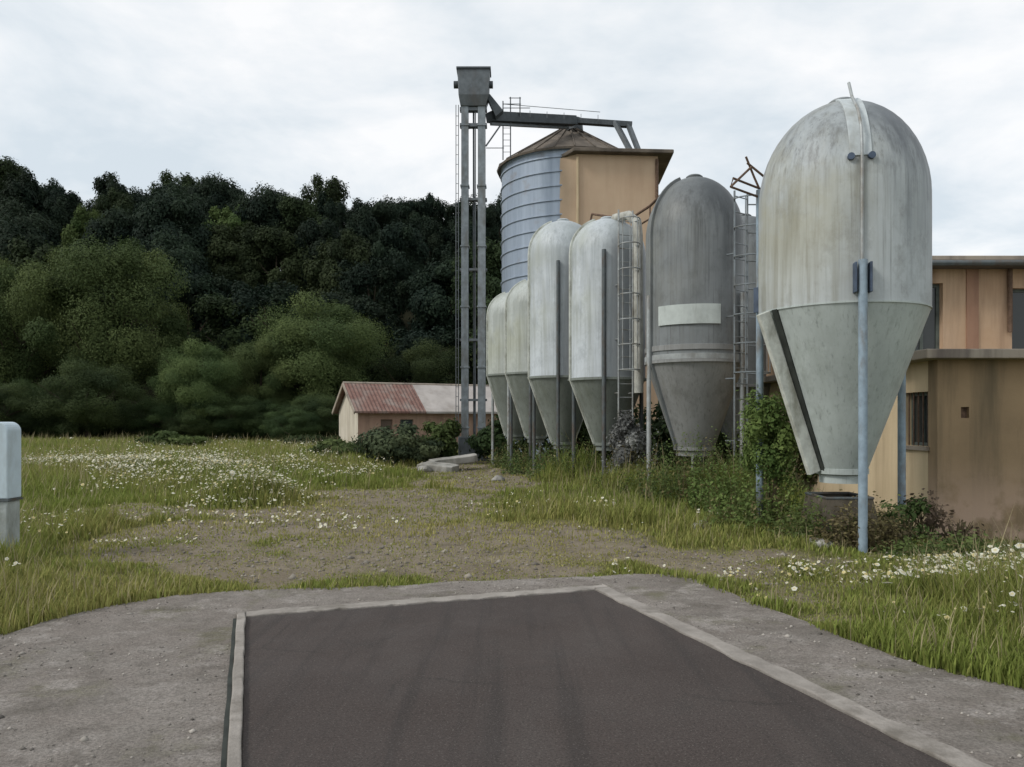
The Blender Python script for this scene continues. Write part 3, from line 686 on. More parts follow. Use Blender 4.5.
# discharge trough under the large silo
root = empty('discharge_trough', (4.12, 9.8, 0), 'dull brown metal trough under the outlet of the large nearest silo', 'trough')
M['trough'] = plain('dull_brown_steel', (.10, .085, .065), .85, .2, 0, .45, 5, (.05, .042, .03))
mb = MB()
mb.add([(-.30, -.34, .55), (.26, -.34, .55), (.26, .34, .55), (-.30, .34, .55), (-.36, -.42, .12), (.32, -.42, .12), (.32, .42, .12), (-.36, .42, .12)],
       [(0, 4, 5, 1), (1, 5, 6, 2), (2, 6, 7, 3), (3, 7, 4, 0), (4, 7, 6, 5)])
mb.build('bin', M['trough'], root)
MB().tube([(-.30, -.34, .55), (.26, -.34, .55), (.26, .34, .55), (-.30, .34, .55)], .018, 6, closed=True).build('rim', M['leg_dark'], root)
for sx in (-.3, .24):
    for sy in (-.34, .34): MB().box(sx-.03, sx+.03, sy-.03, sy+.03, -.25, .14).build('leg', M['leg_dark'], root)

# ------------------------------------------------------------------ bucket elevator and top conveyor
EY = 28.5; ex = lambda px: gx(px, EY); ez = lambda py: gz_at(py, EY)
root = empty('bucket_elevator', (ex(474), EY, 0), 'tall slim grey bucket elevator with a dark boxy head rising above the trees', 'elevator')
O = Vector((ex(474), EY, 0))
def loc(px, py, dy=0): return Vector((ex(px)-O.x, dy, ez(py)))
for p0, p1 in ((461.5, 468.5), (478, 485.5)):
    mb = MB().box(ex(p0)-O.x, ex(p1)-O.x, -.16, .16, 0, ez(104))
    for z in np.arange(1.2, ez(120), 2.2): mb.box(ex(p0)-O.x-.035, ex(p1)-O.x+.035, -.195, .195, z, z+.05)
    mb.build('casing', M['elev_trunk'], root)
mb = MB().tube([loc(473.5, 108, .1), (0, .1, 0)], .035, 8); mb.tube([loc(475.5, 108, -.05), (.05, -.05, 0)], .02, 8)
mb.build('drop_pipe', M['elev'], root, True)
mb = MB()
mb.add([loc(458, 73, -.34), loc(490, 73, -.34), loc(490, 73, .34), loc(458, 73, .34), loc(459, 98, -.32), loc(489, 98, -.32), loc(489, 98, .32), loc(459, 98, .32), loc(461, 108, -.2), loc(486, 108, -.2), loc(486, 108, .2), loc(461, 108, .2)],
       [(0, 1, 2, 3), (0, 4, 5, 1), (1, 5, 6, 2), (2, 6, 7, 3), (3, 7, 4, 0), (4, 8, 9, 5), (5, 9, 10, 6), (6, 10, 11, 7), (7, 11, 8, 4), (11, 10, 9, 8)])
mb.build('head', M['elev'], root, bevel=.02)
mb = MB().box(ex(457)-O.x, ex(491)-O.x, -.38, .38, ez(73), ez(71)); mb.build('head_cover', M['elev_dark'], root)
for a, b in ((454, 461), (488, 493)): MB().tube([loc(a, 86, -.1), loc(b, 86, -.1)], .13, 14).build('bearing', M['elev_dark'], root, True)
MB().add([loc(486, 96, -.18), loc(490, 96, -.18), loc(503, 112, -.18), loc(496, 118, -.18), loc(486, 96, .18), loc(490, 96, .18), loc(503, 112, .18), loc(496, 118, .18)],
         [(0, 3, 2, 1), (4, 5, 6, 7), (0, 1, 5, 4), (1, 2, 6, 5), (2, 3, 7, 6), (3, 0, 4, 7)]).build('spout', M['elev_dark'], root)
for py, hh_ in ((110, .06), (126, .06), (200, .04), (270, .04), (340, .04), (400, .04)):
    MB().box(ex(460)-O.x, ex(487)-O.x, -.13, .13, ez(py)-hh_, ez(py)+hh_).build('cross_tie', M['elev'], root)
mb = MB().box(ex(459)-O.x, ex(488)-O.x, -.35, .35, -.1, .9); mb.build('boot', M['elev_dark'], root, bevel=.03)
mb = MB()
for px in (456.5, 459.0): mb.tube([loc(px, 108, -.28), (ex(px)-O.x, -.28, .3)], .014, 6)
for z in np.arange(.6, ez(110), .35): mb.tube([(ex(456.5)-O.x, -.28, z), (ex(459)-O.x, -.28, z)], .01, 5)
mb.build('ladder', M['elev'], root)

root = empty('overhead_conveyor', (gx(500, 30), 30, 0), 'dark inclined conveyor bridge from the elevator head to the round tower roof', 'conveyor')
O2 = Vector((gx(500, 30), 30, 0))
def q(px, py, Y): return Vector((gx(px, Y)-O2.x, Y-O2.y, gz_at(py, Y)))
MB().bar(q(489, 117, 28.7), q(574, 121, 31.5), .36, .34).build('trough', M['elev_dark'], root)
MB().bar(q(574, 121, 31.55), q(632, 125, 31.2), .26, .2).build('trough', M['elev_dark'], root)
MB().bar(q(491, 124, 28.7), q(568, 128, 31.5), .12, .08).build('lower_beam', M['elev'], root)
mb = MB()
for t in np.linspace(.1, .95, 8):
    a = q(491, 124, 28.7).lerp(q(568, 128, 31.5), t); b = q(489, 117, 28.7).lerp(q(574, 122, 31.5), min(1, t+.05)); mb.bar(a, b, .04, .04)
mb.build('truss', M['elev'], root)
MB().bar(q(615, 122, 31.25), q(633, 156, 30.6), .22, .16).build('chute', M['elev'], root)
MB().bar(q(628, 124, 31.2), q(641, 157, 30.4), .18, .14).build('chute', M['elev'], root)
MB().lathe([(.34, 0), (.30, .45), (.26, .5)], 20, c=(q(575, 124, 32.2).x, q(575, 124, 32.2).y)).xf(Matrix.Translation((0, 0, gz_at(131, 32.2)))).build('inlet_hopper', M['elev_dark'], root, True)
MB().bar(q(486, 146, 28.5), q(500, 126, 28.8), .05, .05).build('brace', M['elev'], root)
mb = MB()
for px, t0, b0 in ((503, 101, 160), (510.5, 97, 158), (520, 97, 116)): mb.tube([q(px, t0, 29.2), q(px, b0, 29.4)], .022, 6)
for py, a, b in ((98, 509, 521), (104, 503, 521), (108, 503, 530), (148, 486, 504)): mb.tube([q(a, py, 29.2), q(b, py, 29.25)], .016, 6)
for k in range(5): mb.tube([q(530+k*17, 110.5+k*1.1, 29.6+.4*k), q(530+k*17, 117+k, 29.6+.4*k)], .012, 5)
mb.tube([q(503, 104, 29.2), q(600, 112, 31.4)], .012, 5)
for px, py in ((470, 95),): pass
for py in range(122, 158, 6): mb.tube([q(503, py, 29.35), q(510.5, py, 29.35)], .01, 5)
mb.build('railing', M['elev'], root)

# ------------------------------------------------------------------ round corrugated tower with the peach block
TX, TY, TR = gx(569, 33), 33.0, 2.84
root = empty('storage_tower', (TX, TY, 0), 'round blue-grey corrugated tower with rusty cone roof and a peach block against it', 'tower')
prof = []; z = 0; ZE = 12.05
while z < ZE-.01:
    z2 = min(z+.56, ZE)
    prof += [(TR, z), (TR+.012, z2-.10), (TR+.06, z2-.075), (TR+.06, z2-.03), (TR, z2-.012), (TR, z2)]
    z = z2
MB().lathe(prof, 96).build('corrugated_wall', M['corr'], root, True, angle=25)
MB().lathe([(TR+.02, ZE-.02), (TR+.2, ZE-.1), (TR+.22, ZE-.02), (.35, 13.75), (.3, 13.85)], 24, cap1=True).build('cone_roof', M['roof_rust'], root)
mb = MB()
for k in range(24):
    a = 360/24*k; mb.bar(pol(TR+.2, a, ZE-.0), pol(.36, a, 13.78), .05, .05)
mb.build('roof_rib', M['roof_rust'], root)
bp = [(gx(553, 30.4)-TX, 30.42-TY), (gx(577, 29.7)-TX, 29.7-TY), (gx(658, 29.95)-TX, 29.95-TY), (gx(658, 29.95)-TX+.2, 33.5-TY), (.4, 33.2-TY)]
MB().prism(bp, 0, 11.628).build('peach_block', M['peach_tower'], root)
mb = MB().tube([(bp[1][0]+.02, bp[1][1]-.05, 0), (bp[1][0]+.02, bp[1][1]-.05, 11.5)], .055, 8); mb.build('corner_post', M['cream'], root, True)
MB().tube([(bp[2][0]-.05, bp[2][1]-.06, 3), (bp[2][0]-.05, bp[2][1]-.06, 11.5)], .06, 8).build('downpipe', M['rust'], root, True)
sp = [(gx(557, 30.45)-TX, 30.45-TY), (gx(574, 29.35)-TX, 29.35-TY), (gx(674, 29.6)-TX, 29.6-TY), (gx(674, 29.6)-TX+.2, 33.6-TY), (.6, 33.3-TY)]
MB().prism(sp, 11.63, 11.78).build('roof_slab', M['roof_rust'], root, bevel=.03)
# low pitched cover over the block, rising to the cone
mb = MB(); ap_ = (.6, -1.0, 12.75)
mb.add([(sp[0][0]+.1, sp[0][1]+.1, 11.78), (sp[1][0]+.15, sp[1][1]+.2, 11.78), (sp[2][0]-.5, sp[2][1]+.2, 11.78), (sp[3][0]-.6, sp[3][1]-.5, 11.78), ap_], [(0, 1, 4), (1, 2, 4), (2, 3, 4), (3, 0, 4)])
mb.build('block_roof', M['roof_rust'], root)

# ------------------------------------------------------------------ buildings
def wall_holes(mb, a0, a1, z0, z1, holes, th, P):
    """wall in the plane a,z with openings; P(a, depth, z) -> point. depth 0 is the outside"""
    As = sorted({a0, a1, *[h[0] for h in holes], *[h[1] for h in holes]}); Zs = sorted({z0, z1, *[h[2] for h in holes], *[h[3] for h in holes]})
    def hole(a, z): return any(h[0] < a < h[1] and h[2] < z < h[3] for h in holes)
    for i in range(len(As)-1):
        for j in range(len(Zs)-1):
            if hole((As[i]+As[i+1])/2, (Zs[j]+Zs[j+1])/2): continue
            for d, o in ((0, 1), (th, -1)):
                qd = [P(As[i], d, Zs[j]), P(As[i+1], d, Zs[j]), P(As[i+1], d, Zs[j+1]), P(As[i], d, Zs[j+1])]
                mb.add(qd if o == 1 else qd[::-1], [(0, 1, 2, 3)])
    for h in list(holes)+[(a0, a1, z0, z1)]:
        c = [(h[0], h[2]), (h[1], h[2]), (h[1], h[3]), (h[0], h[3])]
        for k in range(4):
            (p, r), (s_, t_) = c[k], c[(k+1) % 4]
            mb.add([P(p, 0, r), P(s_, 0, t_), P(s_, th, t_), P(p, th, r)], [(0, 1, 2, 3)])
    return mb
def window(parent, h, th, P, bars=3, glass=True, depth=.14, name='window', fw=.05):
    a0, a1, z0, z1 = h; mb = MB()
    def bx(mbb, x0, x1, q0, q1, d0, d1):
        vs = [P(x, d, z) for z in (q0, q1) for d in (d0, d1) for x in (x0, x1)]
        mbb.add(vs, [(0, 2, 3, 1), (4, 5, 7, 6), (0, 1, 5, 4), (2, 6, 7, 3), (0, 4, 6, 2), (1, 3, 7, 5)])
    bx(mb, a0, a1, z0, z0+fw, depth, depth+.05); bx(mb, a0, a1, z1-fw, z1, depth, depth+.05)
    bx(mb, a0, a0+fw, z0+fw, z1-fw, depth, depth+.05); bx(mb, a1-fw, a1, z0+fw, z1-fw, depth, depth+.05)
    bx(mb, (a0+a1)/2-fw/2, (a0+a1)/2+fw/2, z0+fw, z1-fw, depth+.002, depth+.048)
    wo = mb.build(name, M['frame'], parent)
    if glass:
        g_ = MB(); bx(g_, a0+fw, a1-fw, z0+fw, z1-fw, depth+.02, depth+.028); g_.build('pane', M['glass'], wo)
    sl = MB(); bx(sl, a0-.06, a1+.06, z0-.06, z0-.002, -.05, .1); sl.build('sill', M['slab'], wo)
    if bars:
        b_ = MB()
        for k in range(bars): x = a0+(a1-a0)*(k+.5)/bars; b_.tube([P(x, .05, z0-.01), P(x, .05, z1+.01)], .011, 6)
        b_.build('bar', M['rust'], wo)
    return wo
# two-storey building at the right edge
BX, BY, GB = 6.0, 11.0, -.24
root = empty('rendered_building', (BX, BY, GB), 'stained ochre and peach two-storey building with a flat ledge, behind the large nearest silo', 'building')
Pf = lambda a, d, z: (a-BX, d, z-GB)                    # front wall, a = world X
Pl = lambda a, d, z: (d, a-BY, z-GB)                    # left wall, a = world Y
LZ = 2.35
vent = (gx(961, BY), gx(969, BY), gz_at(418, BY), gz_at(407, BY))
MB_ = wall_holes(MB(), BX, 13.5, -.5, LZ, [vent], .25, Pf)
MB_.build('wall', M['ochre'], root)
vb = MB().box(vent[0]-BX, vent[1]-BX, .06, .24, vent[2]-GB, vent[3]-GB); vb.build('vent', M['rust'], root)
win = (11.1, 11.95, gz_at(446, 11.5), gz_at(392, 11.5))
lw = MB()
wall_holes(lw, BY+.25, 20, -.5, LZ, [(BY+.25, win[1], win[2], win[3])], .25, Pl)
lw.build('wall', M['cream'], root)
window(root, (BY+.27, win[1], win[2], win[3]), .25, Pl, bars=5, depth=.12)
MB().box(.26, 7.4, 8.7, 9.0, -.2, LZ-GB).box(7.25, 7.5, .26, 8.7, -.2, LZ-GB).build('wall', M['ochre'], root)
MB().box(-.3, 7.8, -.28, 9.2, LZ-GB, LZ-GB+.13).build('ledge', M['slab'], root, bevel=.012)
UZ = 3.83; UY = 12.05; Pu = lambda a, d, z: (a-BX, UY-BY+d, z-GB)
holes = [(6.1, gx(943, UY), 2.55, gz_at(283, UY)), (gx(1012, UY), gx(1012, UY)+.8, 2.55, gz_at(288, UY))]
wall_holes(MB(), 5.9, 13.5, LZ+.135, UZ, holes, .22, Pu).build('upper_wall', M['peach'], root)
for h in holes: window(root, h, .22, Pu, bars=0, depth=.1)
MB().box(-.1, .12, UY-BY+.23, 8.9, LZ-GB+.135, UZ-GB).box(7.28, 7.5, UY-BY+.23, 8.9, LZ-GB+.135, UZ-GB).box(.13, 7.27, 8.7, 8.9, LZ-GB+.135, UZ-GB).build('upper_wall', M['peach'], root)
MB().tube([(-.3, UY-BY-.31, UZ-GB+.03), (7.8, UY-BY-.31, UZ-GB+.05)], .045, 8).build('gutter', M['leg_dark'], root, True)
MB().box(-.3, 7.8, UY-BY-.25, 9.1, UZ-GB, UZ-GB+.1).build('roof_slab', M['slab_dark'], root, bevel=.01)
MB().box(-.3, 7.8, UY-BY-.2, 9.1, UZ-GB+.102, UZ-GB+.17).build('roof_edging', M['slab'], root, bevel=.01)
M['wall_stain'] = plaster('brownish_stain_render', (.33, .19, .13), (.4, .25, .17), (.2, .12, .09))
MB().box(gx(966, UY)-BX, gx(978, UY)-BX, UY-BY-.02, UY-BY+.1, LZ-GB+.136, UZ-GB-.002).build('stain_strip', M['wall_stain'], root)  # shallow strip standing for a brown vertical stain on the render
MB().tube([(gx(1008, UY)-BX, UY-BY-.05, LZ-GB+.5), (gx(1008, UY)-BX, UY-BY-.05, UZ-GB)], .035, 8).build('downpipe', M['rust'], root, True)

# low brown shed behind the two big silos
root = empty('low_shed', (9, 24, 0), 'low brown rendered shed glimpsed between the sooty silo and the large nearest one', 'shed')
Ps = lambda a, d, z: (a-9, d, z)
wall_holes(MB(), 6.6, 13, -.3, 4.2, [(9.5, 10.7, 1.2, 2.4)], .25, Ps).build('wall', M['brownwall'], root)
window(root, (9.5, 10.7, 1.2, 2.4), .25, Ps, bars=0)
MB().box(-2.4, -2.15, .26, 5.7, -.3, 4.2).box(3.75, 4, .26, 5.7, -.3, 4.2).box(-2.14, 3.74, 5.5, 5.7, -.3, 4.2).build('wall', M['brownwall'], root)
MB().add([(-2.6, -.3, 4.2), (4.2, -.3, 4.2), (4.2, 6, 4.2), (-2.6, 6, 4.2), (-2.6, -.3, 4.32), (4.2, -.3, 4.32), (4.2, 6, 4.75), (-2.6, 6, 4.75)],
         [(3, 2, 1, 0), (4, 5, 6, 7), (0, 1, 5, 4), (1, 2, 6, 5), (2, 3, 7, 6), (3, 0, 4, 7)]).build('roof', M['slab_dark'], root)

# red-roofed house beyond the elevator
HX, HYY = gx(358, 38), 38.0
hz = float(ground_z(HX, HYY))
root = empty('farm_house', (HX, HYY, hz), 'small pink farmhouse with a roof half red tile and half pale sheet', 'house', rz=R_(27))
Wd, Dp, EV, RG = 8.6, 3.6, 1.95-hz, 3.3-hz
Ph = lambda a, d, z: (a, d, z)
dh = [(1.15, 1.75, 0.02, 1.5), (2.15, 2.85, .6, 1.5), (4.6, 5.3, .7, 1.45)]
wall_holes(MB(), 0, Wd, -.3, EV, dh, .22, Ph).build('wall', M['house_pink'], root)
for h in dh[1:]: window(root, h, .22, Ph, bars=0)
MB().box(dh[0][0], dh[0][1], .12, .16, .02, 1.5).build('door', M['brownwall'], root)
mb = MB(); mb.add([(-.002, 0, -.3), (-.002, Dp, -.3), (-.002, Dp, EV), (-.002, Dp/2, RG-.08), (-.002, 0, EV), (.2, 0.225, -.3), (.2, Dp-.225, -.3), (.2, Dp-.225, EV), (.2, Dp/2, RG-.2), (.2, .225, EV)],
                  [(4, 3, 2, 1, 0), (5, 6, 7, 8, 9), (0, 1, 6, 5), (1, 2, 7, 6), (2, 3, 8, 7), (3, 4, 9, 8), (4, 0, 5, 9)])
mb.build('gable_wall', M['house_cream'], root)
MB().box(.21, Wd, Dp-.22, Dp, -.3, EV).box(Wd-.2, Wd-.002, .225, Dp-.225, -.3, EV).build('wall', M['house_pink'], root)
def roofpart(x0, x1, m, nm):
    mb = MB()
    for s in (0, 1):
        ye = -.35 if s == 0 else Dp+.35; ze = EV-.12
        a = [(x0, ye, ze), (x1, ye, ze), (x1, Dp/2, RG), (x0, Dp/2, RG)]; b = [(x, y, z+.1) for x, y, z in a]
        vs = a+b; f = [(3, 2, 1, 0), (4, 5, 6, 7), (0, 1, 5, 4), (1, 2, 6, 5), (2, 3, 7, 6), (3, 0, 4, 7)]
        mb.add(vs, f)
    return mb.build(nm, M[m], root)
roofpart(-.25, 3.4, 'tiles', 'tiled_roof'); roofpart(3.41, Wd+.2, 'sheet_roof', 'sheet_roof')
for y_, z_ in ((Dp/2, RG+.1),):
    MB().tube([(-.27, y_, z_-.02), (Wd+.2, y_, z_-.02)], .07, 8).build('ridge', M['slab'], root, True)
MB().bar((-.27, -.35, EV-.1), (-.27, Dp/2, RG+.02), .05, .16).bar((-.27, Dp+.35, EV-.1), (-.27, Dp/2, RG+.02), .05, .16).build('bargeboard', M['slab'], root)

# pale post at the left edge
root = empty('gate_post', (-5.53, 8.4, 0), 'pale blue-white gate post with rounded top, cut by the picture edge in the meadow', 'post')
prof = [(-.175, .66), (.175, .66), (.175, 1.38)]+[(.175-.1+.1*math.cos(a), 1.38+.1*math.sin(a)) for a in np.linspace(.2, math.pi/2, 6)]
prof += [(-x, z) for x, z in prof[::-1][:-2]]
n = len(prof); vs = [(x, -.12, z) for x, z in prof]+[(x, .12, z) for x, z in prof]
MB().add(vs, [tuple(range(n)), tuple(range(2*n-1, n-1, -1))]+[(i, i+n, (i+1) % n+n, (i+1) % n) for i in range(n)]).build('upper_post', M['cab'], root, bevel=.012)
MB().box(-.18, .185, -.125, .125, .635, .658).build('joint_band', M['leg_dark'], root)
M['plinth'] = plain('pale_plinth', (.42, .46, .46), .9, .2, 0, .2, 4, (.2, .21, .18), .01)
MB().box(-.165, .165, -.11, .11, -.3, .633).build('lower_post', M['plinth'], root, bevel=.012)

# ------------------------------------------------------------------ rubble, slabs and stones
def stone(x, y, r, label, cat='stone', group=None, name='stone', mat='conc', sq=.6, z=None, seed=0):
    mb = MB(); prof = [(max(.001, math.sin(a))*r, -math.cos(a)*r*sq) for a in np.linspace(0, math.pi, 9)]
    mb.lathe(prof, 14)
    mb.v = [tuple(Vector(v)*(1+.45*mnoise.noise(Vector(v)/r*1.1+Vector((seed*3.1, 0, 0))))) for v in mb.v]
    o = mb.build(name, M[mat], smooth=True, angle=30); o.location = (x, y, float(ground_z(x, y))+r*sq*.5 if z is None else z); o.rotation_euler = (0, 0, seed)
    return tag(o, label, cat, group)
def slab(x, y, L, W, H, rz, ry, zc, label, cat='slab'):
    rr = random.Random(int(L*100)); pl = []
    for k in range(22):
        t = k/22*4; e = int(t); f = t-e
        cx_, cy_ = ((-1+2*f, -1), (1, -1+2*f), (1-2*f, 1), (-1, 1-2*f))[e]
        pl.append((cx_*L/2*rr.uniform(.86, 1.0), cy_*W/2*rr.uniform(.82, 1.0)))
    mb = MB().prism(pl, -H/2, H/2); mb.v = [(x_, y_, z_+.03*mnoise.noise(Vector((x_*3, y_*3, z_)))) for x_, y_, z_ in mb.v]
    o = mb.build('concrete_slab', M['conc'], bevel=.02)
    o.location = (x, y, zc); o.rotation_euler = (R_(3), R_(ry), R_(rz)); return tag(o, label, cat)
Yb = 23.5
slab(gx(453, Yb), Yb, 1.5, .6, .2, 12, -7, .28, 'long pale concrete slab lying tilted on top of the rubble by the elevator')
slab(gx(440, 22.4), 22.4, 1.0, .7, .26, -20, 4, .1, 'shorter broken concrete slab at the foot of the rubble by the elevator')
stone(gx(430, 22.6), 22.6, .34, 'rounded pale boulder at the left end of the rubble heap', 'boulder', name='boulder', seed=1)
stone(gx(447, 23.3), 23.3, .26, 'small grey boulder wedged beneath the tilted slab', 'boulder', name='boulder', seed=2)
stone(gx(424, 22.0), 22.0, .2, 'smallest grey boulder in the grass before the rubble heap', 'boulder', name='boulder', seed=3)
stone(gx(498, 19.2), 19.2, .16, 'pale stone alone on the dirt track before the small silos', seed=4)
stone(gx(822, 9.2), 9.2, .17, 'pale flat stone under the discharge trough', seed=5, sq=.4)
stone(gx(700, 10.6), 10.6, .14, 'grey stone in the grass before the sooty silo', seed=6)
# grit and crumbs lying on the apron
Ng = 5200
qx, qy = rng.uniform(-6, 4, Ng*3), rng.uniform(2.4, 7.6, Ng*3)
vx, vy = qx-FL.x, qy-FL.y; vv = vx*Vd.x+vy*Vd.y; uu = -(vx*U.x+vy*U.y)
k = inside(APRON, qx, qy) & ~((vv > -.1) & (vv < WID+.16) & (uu > -.18)) & (vnoise(qx, qy, 1.6, 31) > rng.uniform(.2, .9, Ng*3))
qx, qy = qx[k][:Ng], qy[k][:Ng]; Ng = len(qx)
GRIT = (qx, qy)
# loose gravel on the bare ground
Ng = 2000
gy_ = np.exp(rng.uniform(np.log(7), np.log(26), Ng*4)); gx_ = rng.uniform(-.62, .55, Ng*4)*gy_
k = (bare(gx_, gy_) > rng.uniform(.25, 1, Ng*4)) & ~inside(APRON, gx_, gy_); gx_, gy_ = gx_[k][:Ng], gy_[k][:Ng]; Ng = len(gx_)
oct_ = np.array([(1, 0, 0), (-1, 0, 0), (0, 1, 0), (0, -1, 0), (0, 0, .7), (0, 0, -.7)], float)
ot = np.array([(0, 2, 4), (2, 1, 4), (1, 3, 4), (3, 0, 4), (2, 0, 5), (1, 2, 5), (3, 1, 5), (0, 3, 5)])
sz = rng.lognormal(-4.55, .5, Ng)*(1+gy_/25)
ang = rng.uniform(0, 6.28, Ng); ca, sa = np.cos(ang)[:, None], np.sin(ang)[:, None]
o3 = oct_[None]*rng.uniform(.6, 1.4, (Ng, 6, 1))*sz[:, None, None]
V = np.stack([o3[..., 0]*ca-o3[..., 1]*sa, o3[..., 0]*sa+o3[..., 1]*ca, o3[..., 2]], 2)+np.stack([gx_, gy_, ground_z(gx_, gy_)+.003], 1)[:, None]
cg = rng.uniform(.12, .3, Ng)[:, None]*np.array([1, .9, .76])
me = npmesh('gravel', V.reshape(-1, 3), (np.arange(Ng)[:, None, None]*6+ot[None]).reshape(-1, 3), np.repeat(cg, 6, 0))
gm = NT('gravel_stone', .95, .15); gm.col(gm.attr()); tag(link('gravel', me, gm.m), 'loose pale gravel scattered over the bare dirt track', 'gravel', kind='stuff')
qx, qy = GRIT; n = len(qx); s_ = rng.lognormal(-5.2, .5, n)
o3 = oct_[None]*rng.uniform(.5, 1.5, (n, 6, 1))*s_[:, None, None]
V = o3+np.stack([qx, qy, np.full(n, .022)], 1)[:, None]
cg = rng.uniform(.10, .42, n)[:, None]*np.array([1, .92, .82])
tag(link('grit', npmesh('grit', V.reshape(-1, 3), (np.arange(n)[:, None, None]*6+ot[None]).reshape(-1, 3), np.repeat(cg, 6, 0)), gm.m), 'loose grit and crumbs lying on the worn concrete apron', 'grit', kind='stuff')

# ------------------------------------------------------------------ grass and flowers
def height_field(x, y):
    """grass height in metres"""
    n = vnoise(x, y, .7, 6)
    h = .05+.17*smooth(1-bare(x, y), .45, .95)*(.35+1.1*n)
    h *= .45+.55*smooth(y, 8.2, 10.5)+.4*smooth(x, 2.9, 3.6)*(1-smooth(y, 6.6, 7.6))+.5*smooth(-x, 3.6, 4.6)*(1-smooth(y, 9, 10))
    h *= 1-.6*smooth(x, 3.6, 4.6)*smooth(y, 7.6, 8.6)*(1-smooth(y, 11, 13))
    h += .42*np.exp(-(((x+4.7)/.75)**2+((y-14.0)/.8)**2))            # the tall clump by the track
    h += .26*np.exp(-(((x-3.9)/.75)**2+((y-5.5)/1.1)**2))+.08*np.exp(-(((x-4.4)/1.2)**2+((y-7.0)/.7)**2))
    h += .12*np.exp(-(((x+5.2)/1.2)**2+((y-6.8)/1.2)**2))
    dl = y-(20.0-2.03*x)
    h += .42*smooth(x, .2, 1.2)*(1-smooth(x, 4.2, 5.2))*smooth(dl, -.9, .6)*(1-smooth(dl, 2.5, 4.5))*(.4+.9*n)
    h += .15*smooth(-x, 4, 7)*smooth(y, 13, 17)
    return h
NT_ = 95000
ty = np.exp(rng.uniform(np.log(3.6), np.log(58), NT_)); tx = rng.uniform(-.78, .72, NT_)*(ty+1.2)
dens = np.clip(1.06-1.08*bare(tx, ty)+.25*(vnoise(tx, ty, 2.1, 8)-.5)+.5*smooth(vnoise(tx, ty, 1.3, 21), .6, .85), .27, 1)
occ = inside(APRON, tx, ty) | ((tx > 5.9) & (ty > 10.9) & (ty < 20))
occ &= inside(APRON, tx, ty+.12) & inside(APRON, tx+.12, ty) | ((tx > 5.9) & (ty > 10.9) & (ty < 20))
k = (rng.uniform(0, 1, NT_) < dens) & ~occ; tx, ty = tx[k], ty[k]; NTk = len(tx)
B = 6
bx_ = np.repeat(tx, B)+rng.normal(0, .055, NTk*B)*(1+np.repeat(ty, B)/18); by_ = np.repeat(ty, B)+rng.normal(0, .055, NTk*B)*(1+np.repeat(ty, B)/18)
edge = .16*vnoise(bx_, by_, 2.3, 15)*rng.uniform(.2, 1, len(bx_)); k = ~(inside(APRON, bx_, by_+edge) & inside(APRON, bx_+edge, by_)); bx_, by_ = bx_[k], by_[k]; tid = np.repeat(np.arange(NTk), B)[k]; nb = len(bx_)
hh = height_field(bx_, by_)*rng.uniform(.55, 1.35, nb); ww = (.0035+.00048*by_)*rng.uniform(.7, 1.3, nb)
stalk = rng.uniform(0, 1, nb) < .03; hh = np.where(stalk, hh*1.7+.05, hh); ww = np.where(stalk, ww*.6, ww)
an = rng.uniform(0, 6.283, nb); lean = rng.uniform(.1, .65, nb)*hh; dx, dy = np.cos(an), np.sin(an); sx_, sy_ = -dy, dx
z0 = ground_z(bx_, by_)-.01
def pt(f, side, lf):
    return np.stack([bx_+dx*lean*lf+sx_*ww*side, by_+dy*lean*lf+sy_*ww*side, z0+hh*f], 1)
V = np.stack([pt(0, -1, 0), pt(0, 1, 0), pt(.55, .8, .3), pt(.55, -.8, .3), pt(.97, 0, 1.0)], 1).reshape(-1, 3)
i5 = np.arange(nb)[:, None]*5
T = np.concatenate([i5+np.array([0, 1, 2]), i5+np.array([0, 2, 3]), i5+np.array([3, 2, 4])])
dry = np.clip(vnoise(bx_, by_, .5, 9)*.75+rng.normal(0, .22, nb)+.35*bare(bx_, by_)-.12, 0, 1)[:, None]
gc = np.array([.205, .245, .055])*(1-dry)+np.array([.36, .315, .12])*dry
gc = np.where(stalk[:, None], np.array([.34, .29, .17]), gc)
gc *= rng.uniform(.75, 1.2, nb)[:, None]
gc5 = np.repeat(gc, 5, 0)
me = npmesh('grass', V, T, gc5)
tag(link('grass', me, M['grass']), 'uneven olive grass growing over the meadow and track edges', 'grass', kind='stuff')

